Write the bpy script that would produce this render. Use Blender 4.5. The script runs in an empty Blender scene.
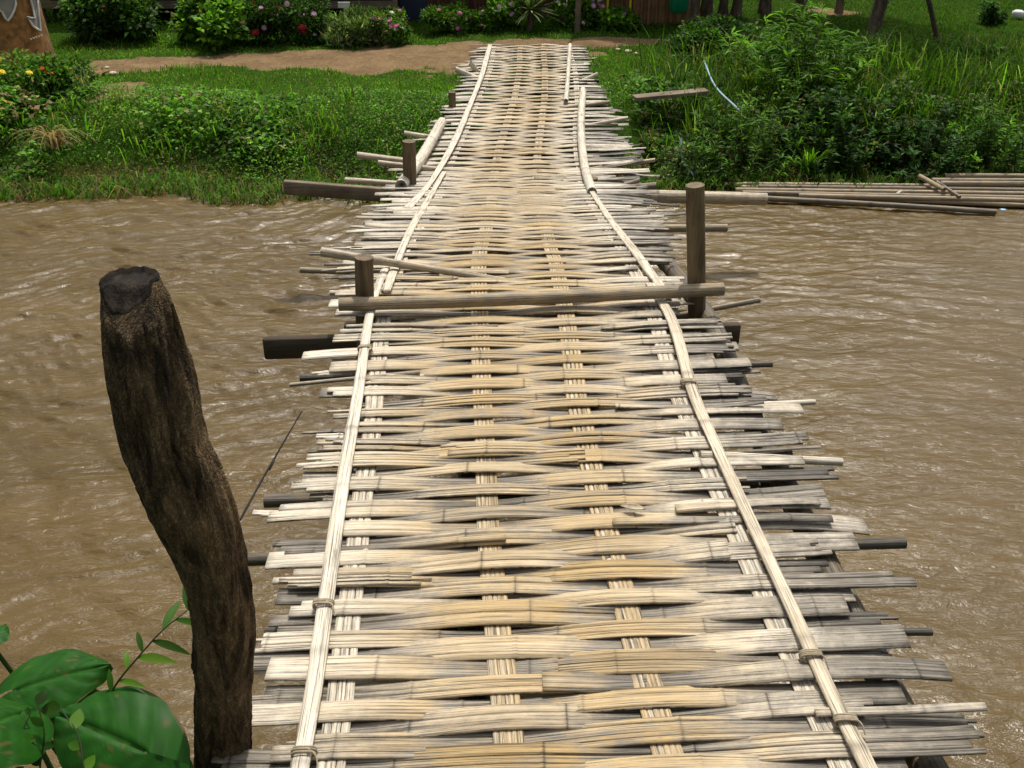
import bpy, math, random
import numpy as np
from mathutils import Vector

random.seed(7)
RNG = np.random.default_rng(11)
scene = bpy.context.scene
COL = scene.collection
PI = math.pi
R = math.radians

# ------------------------------------------------------------------ camera
CAM_H = 2.9
PITCH = R(29.6)
F = 1000.0
cp, sp = math.cos(PITCH), math.sin(PITCH)
cam = bpy.data.cameras.new('camera')
cam.sensor_width = 36.0
cam.lens = F / 1024 * 36.0
cam.clip_start = 0.05
cam.clip_end = 1500
cam_o = bpy.data.objects.new('camera', cam)
cam_o.location = (0, 0, CAM_H)
cam_o.rotation_euler = (PI / 2 - PITCH, 0, 0)
COL.objects.link(cam_o)
scene.camera = cam_o


def at(px, py, y=None, z=None):
    """world point seen at a pixel, at the given distance y or height z (used to survey the photograph)"""
    dx = (px - 512) / F
    dv = (384 - py) / F
    d = np.array([dx, cp + dv * sp, -sp + dv * cp])
    t = y / d[1] if y is not None else (z - CAM_H) / d[2]
    return np.array([0, 0, CAM_H]) + d * t


# ------------------------------------------------------------------ noise
def _hash(ix, iy, seed):
    h = (ix.astype(np.int64) * 374761393 + iy.astype(np.int64) * 668265263 + seed * 1442695041) & 0xFFFFFFFF
    h = ((h ^ (h >> 13)) * 1274126177) & 0xFFFFFFFF
    h = h ^ (h >> 16)
    return (h & 0xFFFF) / 65535.0


def vnoise(x, y, seed=0):
    x = np.asarray(x, float); y = np.asarray(y, float)
    ix = np.floor(x); iy = np.floor(y)
    fx = x - ix; fy = y - iy
    fx = fx * fx * (3 - 2 * fx); fy = fy * fy * (3 - 2 * fy)
    a = _hash(ix, iy, seed); b = _hash(ix + 1, iy, seed)
    c = _hash(ix, iy + 1, seed); d = _hash(ix + 1, iy + 1, seed)
    return (a * (1 - fx) + b * fx) * (1 - fy) + (c * (1 - fx) + d * fx) * fy


def fbm(x, y, seed=0, oct=4):
    s = 0; a = 0.5; t = 0
    for k in range(oct):
        s = s + a * vnoise(x * 2 ** k, y * 2 ** k, seed + k * 17)
        t += a; a *= 0.5
    return s / t


def sstep(a, b, x):
    t = np.clip((np.asarray(x, float) - a) / (b - a), 0, 1)
    return t * t * (3 - 2 * t)


# ------------------------------------------------------------------ materials
def new_mat(name):
    m = bpy.data.materials.new(name)
    m.use_nodes = True
    nt = m.node_tree
    b = nt.nodes['Principled BSDF']
    return m, nt, b


def N(nt, typ, **kw):
    n = nt.nodes.new(typ)
    for k, v in kw.items():
        if k == 'ins':
            for kk, vv in v.items():
                n.inputs[kk].default_value = vv
        else:
            setattr(n, k, v)
    return n


def L(nt, a, b):
    nt.links.new(a, b)


def mixc(nt, fac, a, b, blend='MIX'):
    n = nt.nodes.new('ShaderNodeMix')
    n.data_type = 'RGBA'; n.blend_type = blend
    for sock, v in ((n.inputs[0], fac), (n.inputs[6], a), (n.inputs[7], b)):
        if hasattr(v, 'links'):
            nt.links.new(v, sock)
        else:
            sock.default_value = v if not isinstance(v, tuple) or len(v) == 4 else (*v, 1)
    return n.outputs[2]


def mth(nt, op, a, b=None, clamp=False):
    n = nt.nodes.new('ShaderNodeMath'); n.operation = op; n.use_clamp = clamp
    for sock, v in ((n.inputs[0], a), (n.inputs[1], b)):
        if v is None: continue
        if hasattr(v, 'links'): nt.links.new(v, sock)
        else: sock.default_value = v
    return n.outputs[0]


def mapr(nt, v, a, b, c, d):
    n = nt.nodes.new('ShaderNodeMapRange')
    nt.links.new(v, n.inputs[0])
    for i, q in enumerate((a, b, c, d)): n.inputs[i + 1].default_value = q
    return n.outputs[0]


def scaled_coord(nt, kind, scale):
    tc = N(nt, 'ShaderNodeTexCoord')
    mp = N(nt, 'ShaderNodeMapping')
    mp.inputs['Scale'].default_value = scale
    L(nt, tc.outputs[kind], mp.inputs[0])
    return mp.outputs[0]


def noise(nt, vec, scale=1, detail=4, rough=0.6, dist=0):
    n = N(nt, 'ShaderNodeTexNoise')
    n.inputs['Scale'].default_value = scale
    n.inputs['Detail'].default_value = detail
    n.inputs['Roughness'].default_value = rough
    n.inputs['Distortion'].default_value = dist
    L(nt, vec, n.inputs['Vector'])
    return n.outputs['Fac']


def bump(nt, b, h, strength, dist):
    n = N(nt, 'ShaderNodeBump')
    n.inputs['Strength'].default_value = strength
    n.inputs['Distance'].default_value = dist
    L(nt, h, n.inputs['Height'])
    L(nt, n.outputs[0], b.inputs['Normal'])
    return n


def mat_bamboo():
    """Col: r = pale bleaching, g = grey weathering, b = darkening; UV in metres along / across the grain"""
    m, nt, b = new_mat('split_bamboo')
    at_ = N(nt, 'ShaderNodeAttribute', attribute_name='Col')
    sep = N(nt, 'ShaderNodeSeparateColor'); L(nt, at_.outputs['Color'], sep.inputs[0])
    g1 = noise(nt, scaled_coord(nt, 'UV', (3.5, 330, 1)), 1, 6, 0.8)
    g2 = noise(nt, scaled_coord(nt, 'UV', (5, 60, 1)), 1, 5, 0.7)
    g3 = noise(nt, scaled_coord(nt, 'UV', (14, 14, 1)), 1, 5, 0.7)
    c = mixc(nt, sep.outputs[0], (0.475, 0.330, 0.135), (0.76, 0.705, 0.585))
    c = mixc(nt, mapr(nt, g2, .35, .7, 0, .55), c, (0.30, 0.20, 0.095))
    gw = mth(nt, 'ADD', sep.outputs[1], mapr(nt, g3, .38, .68, -.35, .60), True)
    gw = mth(nt, 'MULTIPLY', gw, mapr(nt, sep.outputs[1], 0, .25, 0.35, 1), True)
    grey = mixc(nt, mapr(nt, g1, .32, .66, 0, 1), (0.060, 0.046, 0.030), (0.42, 0.37, 0.295))
    c = mixc(nt, gw, c, grey)
    g4 = noise(nt, scaled_coord(nt, 'UV', (1.6, 150, 1)), 1, 3, 0.6)
    c = mixc(nt, 1.0, c, mapr(nt, g4, .36, .43, .34, 1), 'MULTIPLY')
    c = mixc(nt, mapr(nt, g4, .55, .70, 0, .35), c, (0.74, 0.68, 0.56))
    crack = mapr(nt, g1, .40, .46, 0.16, 1)
    fine = mapr(nt, g1, .34, .66, .62, 1.22)
    c = mixc(nt, 1.0, c, mth(nt, 'MULTIPLY', crack, fine), 'MULTIPLY')
    dk = mth(nt, 'SUBTRACT', 1.0, sep.outputs[2], True)
    c = mixc(nt, 1.0, c, dk, 'MULTIPLY')
    L(nt, c, b.inputs['Base Color'])
    b.inputs['Roughness'].default_value = 0.55
    b.inputs['Specular IOR Level'].default_value = 0.35
    h = mth(nt, 'ADD', mth(nt, 'MULTIPLY', g1, .8), mth(nt, 'MULTIPLY', g2, .5))
    bump(nt, b, h, 0.8, 0.0030)
    return m


def mat_wood(name, c1, c2, scale=(3, 60, 60), rough=.8, bstr=.5, coord='Object', bd=.004):
    m, nt, b = new_mat(name)
    v = scaled_coord(nt, coord, scale)
    g = noise(nt, v, 1, 6, .7, .3)
    g2 = noise(nt, scaled_coord(nt, coord, (7, 7, 7)), 1, 4, .6)
    c = mixc(nt, mapr(nt, g, .3, .7, 0, 1), (*c1, 1), (*c2, 1))
    c = mixc(nt, 1.0, c, mapr(nt, g2, .3, .7, .65, 1.15), 'MULTIPLY')
    L(nt, c, b.inputs['Base Color'])
    b.inputs['Roughness'].default_value = rough
    b.inputs['Specular IOR Level'].default_value = .25
    bump(nt, b, g, bstr, bd)
    return m


def mat_plain(name, c, rough=.6, var=.25, scale=9):
    m, nt, b = new_mat(name)
    g = noise(nt, scaled_coord(nt, 'Object', (scale,) * 3), 1, 5, .6)
    col = mixc(nt, 1.0, (*c, 1), mapr(nt, g, .3, .7, 1 - var, 1 + var), 'MULTIPLY')
    L(nt, col, b.inputs['Base Color'])
    b.inputs['Roughness'].default_value = rough
    bump(nt, b, g, .2, .003)
    return m


def mat_leaf(name, trans=.35, rough=.45, spec=.3):
    """leaf colour comes from the Col attribute"""
    m, nt, b = new_mat(name)
    a = N(nt, 'ShaderNodeAttribute', attribute_name='Col')
    L(nt, a.outputs['Color'], b.inputs['Base Color'])
    b.inputs['Roughness'].default_value = rough
    b.inputs['Specular IOR Level'].default_value = spec
    tr = N(nt, 'ShaderNodeBsdfTranslucent')
    tc = mixc(nt, 1.0, a.outputs['Color'], (1.25, 1.35, .6, 1), 'MULTIPLY')
    L(nt, tc, tr.inputs[0])
    mx = N(nt, 'ShaderNodeMixShader'); mx.inputs[0].default_value = trans
    L(nt, b.outputs[0], mx.inputs[1]); L(nt, tr.outputs[0], mx.inputs[2])
    L(nt, mx.outputs[0], nt.nodes['Material Output'].inputs[0])
    return m


def mat_water():
    m, nt, b = new_mat('muddy_water')
    v = scaled_coord(nt, 'Object', (1, 1, 1))
    a = noise(nt, scaled_coord(nt, 'Object', (.45, 1.6, 1)), 1, 6, .65, .8)
    c = mixc(nt, mapr(nt, a, .32, .66, 0, 1), (0.064, 0.038, 0.0040), (0.096, 0.060, 0.0135))
    L(nt, c, b.inputs['Base Color'])
    r2 = noise(nt, scaled_coord(nt, 'Object', (.6, 1.1, 1)), 1, 3, .5, .6)
    L(nt, mapr(nt, r2, .35, .65, .16, .32), b.inputs['Roughness'])
    b.inputs['IOR'].default_value = 1.36
    b.inputs['Specular IOR Level'].default_value = .60
    n1 = noise(nt, scaled_coord(nt, 'Object', (9, 26, 1)), 1, 5, .65, .8)
    n2 = noise(nt, scaled_coord(nt, 'Object', (24, 50, 1)), 1, 3, .6, .4)
    h = mth(nt, 'ADD', n1, mth(nt, 'MULTIPLY', n2, .35))
    bump(nt, b, h, .7, .014)
    return m


def mat_ground():
    """Col.r = bare path soil, Col.g = wet mud"""
    m, nt, b = new_mat('ground_soil')
    a = N(nt, 'ShaderNodeAttribute', attribute_name='Col')
    sep = N(nt, 'ShaderNodeSeparateColor'); L(nt, a.outputs['Color'], sep.inputs[0])
    v = scaled_coord(nt, 'Object', (1, 1, 1))
    n1 = noise(nt, v, 3, 6, .65)
    n2 = noise(nt, v, 22, 6, .75)
    turf = mixc(nt, n2, (0.014, 0.034, 0.005, 1), (0.040, 0.082, 0.012, 1))
    soil = mixc(nt, mapr(nt, n2, .3, .7, 0, 1), (0.120, 0.080, 0.040, 1), (0.23, 0.158, 0.090, 1))
    soil = mixc(nt, 1.0, soil, mapr(nt, n1, .3, .7, .68, 1.2), 'MULTIPLY')
    k = mth(nt, 'ADD', sep.outputs[0], mapr(nt, n2, .3, .7, -.25, .25), True)
    k = mapr(nt, k, .35, .6, 0, 1)
    c = mixc(nt, k, turf, soil)
    c = mixc(nt, sep.outputs[1], c, (0.085, 0.052, 0.024, 1))
    L(nt, c, b.inputs['Base Color'])
    b.inputs['Roughness'].default_value = 1
    b.inputs['Specular IOR Level'].default_value = 0
    bump(nt, b, n2, .6, .03)
    return m


def mat_bark(name, c1, c2, sc=(26, 26, 5), bd=.012, plates=False):
    m, nt, b = new_mat(name)
    v = scaled_coord(nt, 'Object', sc)
    g = noise(nt, v, 1, 8, .7, .5)
    g2 = noise(nt, scaled_coord(nt, 'Object', (70, 70, 40)), 1, 6, .75)
    h = mth(nt, 'ADD', g, mth(nt, 'MULTIPLY', g2, .6))
    k = mapr(nt, g, .38, .66, 0, 1)
    if plates:
        wv = noise(nt, scaled_coord(nt, 'Object', (18, 18, 14)), 1, 4, .6)
        tc = N(nt, 'ShaderNodeTexCoord'); ad = N(nt, 'ShaderNodeVectorMath', operation='MULTIPLY_ADD')
        cmb = N(nt, 'ShaderNodeCombineXYZ')
        for q in range(3): L(nt, wv, cmb.inputs[q])
        L(nt, cmb.outputs[0], ad.inputs[0]); ad.inputs[1].default_value = (.05, .05, .05); L(nt, tc.outputs['Object'], ad.inputs[2])
        mp = N(nt, 'ShaderNodeMapping'); mp.inputs['Scale'].default_value = (38, 38, 15); L(nt, ad.outputs[0], mp.inputs[0])
        vo = N(nt, 'ShaderNodeTexVoronoi', feature='DISTANCE_TO_EDGE'); L(nt, mp.outputs[0], vo.inputs['Vector'])
        e = mapr(nt, vo.outputs['Distance'], 0, .22, 0, 1)
        h = mth(nt, 'ADD', h, mth(nt, 'MULTIPLY', e, .22))
        k = mth(nt, 'MULTIPLY', k, mapr(nt, e, 0, 1, .55, 1))
    c = mixc(nt, k, (*c1, 1), (*c2, 1))
    c = mixc(nt, 1.0, c, mapr(nt, g2, .3, .7, .65, 1.3), 'MULTIPLY')
    L(nt, c, b.inputs['Base Color'])
    b.inputs['Roughness'].default_value = .85
    b.inputs['Specular IOR Level'].default_value = .2
    bump(nt, b, h, 1.0, bd)
    return m


M = dict(
    bamboo=mat_bamboo(),
    water=mat_water(),
    ground=mat_ground(),
    leaf=mat_leaf('leaf_green', .38, .55, .12),
    grass=mat_leaf('grass_green', .45, .6, .05),
    big_leaf=mat_leaf('broad_leaf', .28, .5, .15),
    petal=mat_leaf('petal', .3, .6, .2),
    dark_wood=mat_wood('dark_brown_wood', (.028, .020, .013), (.085, .062, .040)),  # very dark brown grain for the plank beams and the leaning pole
    grey_wood=mat_wood('weathered_wood', (.10, .075, .05), (.24, .19, .13)),
    post_wood=mat_wood('post_wood', (.045, .032, .018), (.21, .155, .085), (40, 40, 4), .7, .5),
    bark=mat_bark('stump_bark', (.030, .020, .010), (.32, .215, .110), (26, 26, 7), .018, True),
    cut=mat_bark('cut_wood', (.007, .005, .003), (.045, .034, .024), (60, 18, 60), .012),
    trunk=mat_bark('tree_bark', (.045, .033, .022), (.17, .13, .09), (14, 14, 3)),
    wall=mat_wood('bamboo_wall', (.12, .065, .025), (.32, .19, .085), (55, 55, 2), .7, .6),
    redwall=mat_wood('red_brown_wall', (.05, .022, .012), (.15, .065, .035), (30, 30, 2), .7, .5),
    thatch=mat_wood('thatch', (.07, .05, .03), (.20, .15, .085), (40, 40, 4), .95, 1, bd=.02),
    clay=mat_plain('ochre_clay', (.24, .12, .035), .9, .6, 14),
    white_paint=mat_plain('white_paint', (.62, .62, .58), .7, .12),
    grey_paint=mat_plain('grey_paint', (.24, .23, .20), .8, .2),
    blue=mat_plain('dark_blue_paint', (.012, .02, .045), .45, .3),
    green=mat_plain('green_plastic', (.005, .20, .09), .5, .15),
    yellow=mat_plain('yellow_paint', (.70, .55, .01), .5, .1),
    pvc=mat_plain('pvc_blue', (.30, .42, .50), .35, .15),
    twine=mat_plain('twine', (.30, .25, .17), .9, .4, 60),
    dark=mat_plain('dark_twig_and_shade', (.010, .009, .008), .9, .3),  # near-black: the twig's own colour, and painted shade under the stilt house
    litter=mat_plain('litter_white', (.35, .48, .62), .5, .1),
    stone=mat_plain('pale_stone', (.45, .38, .28), .9, .3, 30),
)


# ------------------------------------------------------------------ mesh helpers
class MB:
    """collects numpy geometry; build() links it as ONE mesh object"""
    def __init__(self):
        self.V = []; self.Q = []; self.T = []; self.C = []; self.U = []; self.n = 0

    def add(self, V, Q=None, T=None, C=None, U=None):
        V = np.asarray(V, float)
        k = len(V)
        self.V.append(V)
        if Q is not None and len(Q): self.Q.append(np.asarray(Q, np.int64) + self.n)
        if T is not None and len(T): self.T.append(np.asarray(T, np.int64) + self.n)
        if C is None: C = np.zeros((k, 3))
        C = np.asarray(C, float)
        if C.ndim == 1: C = np.tile(C, (k, 1))
        self.C.append(C)
        self.U.append(np.zeros((k, 2)) if U is None else np.asarray(U, float))
        self.n += k

    def build(self, name, mat, parent=None, loc=(0, 0, 0), smooth=True):
        V = np.concatenate(self.V) - np.asarray(loc, float)
        C = np.concatenate(self.C); U = np.concatenate(self.U)
        Q = np.concatenate(self.Q) if self.Q else np.zeros((0, 4), np.int64)
        T = np.concatenate(self.T) if self.T else np.zeros((0, 3), np.int64)
        me = bpy.data.meshes.new(name)
        me.vertices.add(len(V)); me.vertices.foreach_set('co', V.astype(np.float32).ravel())
        li = np.concatenate([Q.ravel(), T.ravel()]).astype(np.int32)
        me.loops.add(len(li)); me.loops.foreach_set('vertex_index', li)
        tot = np.concatenate([np.full(len(Q), 4), np.full(len(T), 3)]).astype(np.int32)
        st = np.concatenate([[0], np.cumsum(tot)[:-1]]).astype(np.int32)
        me.polygons.add(len(tot))
        me.polygons.foreach_set('loop_start', st); me.polygons.foreach_set('loop_total', tot)
        me.polygons.foreach_set('use_smooth', np.full(len(tot), smooth))
        me.update(calc_edges=True)
        ca = me.color_attributes.new('Col', 'FLOAT_COLOR', 'POINT')
        ca.data.foreach_set('color', np.hstack([C, np.ones((len(C), 1))]).astype(np.float32).ravel())
        uv = me.uv_layers.new(name='UVMap')
        uv.data.foreach_set('uv', U[li].astype(np.float32).ravel())
        if mat is not None: me.materials.append(mat)
        me.validate()
        o = bpy.data.objects.new(name, me)
        COL.objects.link(o)
        if parent is not None:
            o.parent = parent
            pl = Vector(parent.location)
            # parent Empties are unrotated: the child keeps its world place
            o.location = Vector(loc) - pl
            g = parent.parent
            while g is not None:
                o.location -= Vector(g.location); g = g.parent
        else:
            o.location = loc
        return o


def tag(o, label=None, cat=None, group=None, kind=None):
    if label: o['label'] = label
    if cat: o['category'] = cat
    if group: o['group'] = group
    if kind: o['kind'] = kind
    return o


def thing(name, label, cat, loc=(0, 0, 0), group=None):
    o = bpy.data.objects.new(name, None); COL.objects.link(o)
    o.location = tuple(float(v) for v in loc); o.empty_display_size = .1
    return tag(o, label, cat, group)


def resample(pts, n):
    """Catmull-like smooth resampling of a polyline"""
    P = np.asarray(pts, float)
    if len(P) == 2:
        t = np.linspace(0, 1, n)[:, None]
        return P[0] * (1 - t) + P[1] * t
    d = np.r_[0, np.cumsum(np.linalg.norm(np.diff(P[:, :3], axis=0), axis=1))]
    s = np.linspace(0, d[-1], n)
    out = []
    for k in range(P.shape[1]):
        m = np.gradient(P[:, k], d)
        i = np.clip(np.searchsorted(d, s, 'right') - 1, 0, len(d) - 2)
        h = d[i + 1] - d[i]; t = (s - d[i]) / h
        out.append((2 * t**3 - 3 * t**2 + 1) * P[i, k] + (t**3 - 2 * t**2 + t) * h * m[i]
                   + (-2 * t**3 + 3 * t**2) * P[i + 1, k] + (t**3 - t**2) * h * m[i + 1])
    return np.array(out).T


def tube(mb, path, rad, seg=10, col=None, bumpy=0.0, seed=0, cap=True, nodes=None, hollow=False, ridge=0):
    """round tube along a path; nodes = spacing of bamboo rings in metres"""
    P = np.asarray(path, float); n = len(P)
    rad = np.full(n, rad) if np.isscalar(rad) else np.asarray(rad, float)
    T = np.gradient(P, axis=0); T /= np.linalg.norm(T, axis=1)[:, None] + 1e-9
    ref = np.array([0, 0, 1.0]) if abs(T[:, 2]).mean() < .8 else np.array([0, 1.0, 0])
    A = np.cross(T, ref); A /= np.linalg.norm(A, axis=1)[:, None]
    B = np.cross(A, T)
    s = np.r_[0, np.cumsum(np.linalg.norm(np.diff(P, axis=0), axis=1))]
    dark = np.zeros(n)
    rr = rad.copy()
    if nodes:
        off = random.random() * nodes
        ph = ((s + off) / nodes) % 1
        dd = np.minimum(ph, 1 - ph) * nodes
        w = max(.006, rad.mean() * .25)
        rr = rr * (1 + .10 * np.exp(-(dd / w) ** 2))
        dark = .55 * np.exp(-(dd / (w * .6)) ** 2)
    th = np.linspace(0, 2 * PI, seg, endpoint=False)
    c, s_ = np.cos(th), np.sin(th)
    RR = rr[:, None] * np.ones(seg)
    if bumpy:
        q = fbm(th[None, :] * 2.2 + 0 * RR + np.sin(th)[None, :], (s[:, None] * 9) + 0 * RR, seed, 4) - .5
        q2 = fbm(np.cos(th)[None, :] * 3 + 7 + 0 * RR, (s[:, None] * 14) + np.sin(th)[None, :] * 3, seed + 5, 3) - .5
        RR = RR * (1 + bumpy * 2 * (q + q2 * .7))
    if ridge:
        RR = RR * (1 + ridge * (fbm(np.cos(th)[None, :] * 4 + 0 * RR, s[:, None] * 1.5 + np.sin(th)[None, :] * 4, seed + 3, 3) - .5) * 2)
    V = P[:, None, :] + RR[:, :, None] * (c[None, :, None] * A[:, None, :] + s_[None, :, None] * B[:, None, :])
    V = V.reshape(-1, 3)
    i = np.arange(n - 1)[:, None] * seg; j = np.arange(seg)[None, :]; j2 = (j + 1) % seg
    Q = np.stack([i + j, i + j2, i + seg + j2, i + seg + j], -1).reshape(-1, 4)
    U = np.stack([np.repeat(s, seg) + seed * .37, np.tile(th, n) * rad.mean() + seed * .11], 1)
    C = np.tile(np.asarray(col if col is not None else (0.2, .3, 0), float), (n * seg, 1))
    C[:, 2] = np.clip(C[:, 2] + np.repeat(dark, seg), 0, 1)
    Tt = []
    k0 = len(V)
    if cap:
        if hollow:
            extra = [P[0] + T[0] * rr[0] * 1.2, P[-1] - T[-1] * rr[-1] * 1.2]
        else:
            extra = [P[0], P[-1]]
        # separate cap rings keep the rim crisp
        for e, (base, ct) in enumerate(((0, extra[0]), ((n - 1) * seg, extra[1]))):
            ring = V[base:base + seg]
            V = np.vstack([V, ring, ct[None]])
            o0 = k0 + e * (seg + 1)
            for q in range(seg):
                a, b2 = o0 + q, o0 + (q + 1) % seg
                Tt.append((a, o0 + seg, b2) if e == 0 else (a, b2, o0 + seg))
            cc = C[base:base + seg].copy()
            cen = C[base].copy()
            if hollow: cen[2] = .95; cc[:, 2] = np.clip(cc[:, 2] + .1, 0, 1)
            else: cc[:, 1] = np.clip(cc[:, 1] + .2, 0, 1)
            C = np.vstack([C, cc, cen[None]])
            U = np.vstack([U, ring[:, [0, 2]], ct[[0, 2]][None]])
    mb.add(V, Q, Tt, C, U)


def strip(mb, P, side, width, th=.004, crown=.003, roll=0.0, C=None, useed=0.0, nx=5, ridge=None):
    """flat split-bamboo strip swept along P (n,3); side = unit vector(s) across"""
    P = np.asarray(P, float); n = len(P)
    width = np.full(n, width) if np.isscalar(width) else np.asarray(width)
    side = np.asarray(side, float)
    if side.ndim == 1: side = np.tile(side, (n, 1))
    T = np.gradient(P, axis=0); T /= np.linalg.norm(T, axis=1)[:, None] + 1e-9
    up = np.cross(T, side); up /= np.linalg.norm(up, axis=1)[:, None]
    up *= np.sign(up[:, 2:3] + 1e-9)
    roll = np.full(n, roll) if np.isscalar(roll) else roll
    cr, sr = np.cos(roll)[:, None], np.sin(roll)[:, None]
    sd = side * cr + up * sr; u2 = up * cr - side * sr
    v = np.linspace(-.5, .5, nx)
    hv = th / 2 + crown * (1 - 4 * v**2)
    vv = np.r_[v, .5, -.5]; hh = np.r_[hv, -th / 2, -th / 2]
    m = len(vv)
    rg = np.zeros(n) if ridge is None else ridge
    H = hh[None, :] + rg[:, None] * (np.r_[np.ones(nx), 0, 0])[None, :]
    V = P[:, None, :] + (vv[None, :] * width[:, None])[:, :, None] * sd[:, None, :] + H[:, :, None] * u2[:, None, :]
    s = np.r_[0, np.cumsum(np.linalg.norm(np.diff(P, axis=0), axis=1))]
    i = np.arange(n - 1)[:, None] * m; j = np.arange(m)[None, :]; j2 = (j + 1) % m
    Q = np.stack([i + j, i + m + j, i + m + j2, i + j2], -1).reshape(-1, 4)
    Q = np.vstack([Q, [[0, 1, m - 2, m - 1]] if nx == 2 else np.zeros((0, 4), int)]) if nx == 2 else Q
    T_ = []
    for base, flip in ((0, False), ((n - 1) * m, True)):
        for k in range(1, m - 1):
            t = (base, base + k, base + k + 1)
            T_.append(t if not flip else t[::-1])
    U = np.stack([np.repeat(s, m) + useed, np.tile(vv, n) * np.repeat(width, m) + useed * 3.7], 1)
    if C is None: C = np.tile([.3, .1, 0], (n, 1))
    CC = np.repeat(C, m, axis=0)
    mb.add(V.reshape(-1, 3), Q, T_, CC, U)


def box(mb, c, size, rot=0.0, tilt=0.0, col=(0, 0, 0), bev=.004):
    """board with bevelled edges; rot about z, tilt = rise along its length (radians)"""
    sx, sy, sz = [s / 2 for s in size]
    b = min(bev, sx * .3, sy * .3, sz * .3)
    pts = []
    for zz, inn in ((-sz, b), (-sz + b, 0), (sz - b, 0), (sz, b)):
        for (ax, ay) in ((-1, -1), (1, -1), (1, 1), (-1, 1)):
            ex, ey = sx - inn, sy - inn
            # chamfered corner: two points
            if (ax, ay) in ((-1, -1), (1, 1)):
                pts += [(ax * ex, ay * (ey - b), zz), (ax * (ex - b), ay * ey, zz)]
            else:
                pts += [(ax * (ex - b), ay * ey, zz), (ax * ex, ay * (ey - b), zz)]
    P = np.array(pts)
    ct, st = math.cos(tilt), math.sin(tilt)
    P = np.stack([P[:, 0] * ct - P[:, 2] * st, P[:, 1], P[:, 0] * st + P[:, 2] * ct], 1)
    cr, sr = math.cos(rot), math.sin(rot)
    P = np.stack([P[:, 0] * cr - P[:, 1] * sr, P[:, 0] * sr + P[:, 1] * cr, P[:, 2]], 1) + np.asarray(c)
    Q = []
    for r in range(3):
        for k in range(8):
            k2 = (k + 1) % 8
            Q.append((r * 8 + k, r * 8 + k2, r * 8 + 8 + k2, r * 8 + 8 + k))
    T_ = [(0, k + 1, k) for k in range(1, 7)] + [(24, 24 + k, 24 + k + 1) for k in range(1, 7)]
    mb.add(P, Q, T_, np.tile(col, (len(P), 1)), P[:, :2])


def onemesh(fn, name, mat, parent=None, loc=(0, 0, 0), smooth=True):
    mb = MB(); fn(mb)
    return mb.build(name, mat, parent, loc, smooth)


# ------------------------------------------------------------------ ground
def far_line(x):
    return 8.42 + .32 * sstep(.3, 1.8, x) + .20 * (fbm(np.asarray(x) * 1.6, np.asarray(x) * 0 + 3, 5) - .5) * 2


def ground_z(x, y):
    x = np.asarray(x, float); y = np.asarray(y, float)
    fl = far_line(x)
    h = fbm(x * .8, y * .8, 21)
    top = .44 + (h - .5) * .10 + sstep(14, 30, y) * .2
    far = -.35 + (top + .35) * sstep(fl - .5, fl + 1.35, y) + (fbm(x * 3, y * 3, 9) - .5) * .05
    nb = 1.16 + (fbm(x * 1.5, y * 1.5, 31) - .5) * .08
    near = -.35 + (nb + .35) * (1 - sstep(.75, 2.15, y + .25 * (fbm(x * 1.1, x * 0, 8) - .5)))
    z = np.where(y < 4.5, near, far)
    # distant rise keeps the horizon green
    z = z + sstep(60, 300, np.hypot(x, y)) * 6
    return z


def path_mask(x, y):
    xs = np.array([-30, -8, -5, -3.2, -2.2, -1.5, -.5, .3, .8, 1.6, 2.3])
    yc = np.array([11.4, 11.4, 11.5, 12.0, 12.0, 12.0, 12.2, 12.75, 12.95, 13.1, 13.2])
    hw = np.array([.45, .45, .45, .36, .50, .88, .80, .48, .38, .22, .05])
    c = np.interp(x, xs, yc); w = np.interp(x, xs, hw)
    d = np.abs(y - c) / w + (fbm(x * 3.2, y * 4.5, 77) - .5) * 1.1
    m = 1 - sstep(.7, 1.3, d)
    m = np.where(x > 2.4, 0, m)
    for (bx, by, br) in ((-4.3, 10.35, .75), (4.6, 15.2, .5), (1.0, 12.2, .2)):
        q = np.hypot((x - bx), (y - by) * 1.4) / br + (fbm(x * 4, y * 4, 55) - .5) * .7
        m = np.maximum(m, .9 * (1 - sstep(.6, 1.1, q)))
    return m


def stretch(lo, hi, n, far, nf):
    core = np.linspace(lo, hi, n)
    g = np.geomspace(.3, far, nf)
    return np.r_[(lo - g)[::-1], core, hi + g]


def grid(mb, X, Y, Z, C):
    ny, nx = X.shape
    V = np.stack([X, Y, Z], -1).reshape(-1, 3)
    i = np.arange(ny - 1)[:, None] * nx; j = np.arange(nx - 1)[None, :]
    Q = np.stack([i + j, i + j + 1, i + nx + j + 1, i + nx + j], -1).reshape(-1, 4)
    mb.add(V, Q, None, C, V[:, :2])


xs = stretch(-9, 9, 260, 900, 24); ys = np.r_[-np.geomspace(.3, 900, 22)[::-1] - 1, np.linspace(-1, 17, 300), 17 + np.geomspace(.3, 900, 22)]
X, Y = np.meshgrid(xs, ys)
Z = ground_z(X, Y)
Cg = np.zeros((X.size, 3))
pm = path_mask(X, Y)
Cg[:, 0] = pm.ravel()
Cg[:, 1] = (1 - sstep(.02, .16, Z)).ravel()
Z = Z - .02 * pm
mb = MB(); grid(mb, X, Y, Z, Cg)
tag(mb.build('ground', M['ground']), kind='structure')

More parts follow.
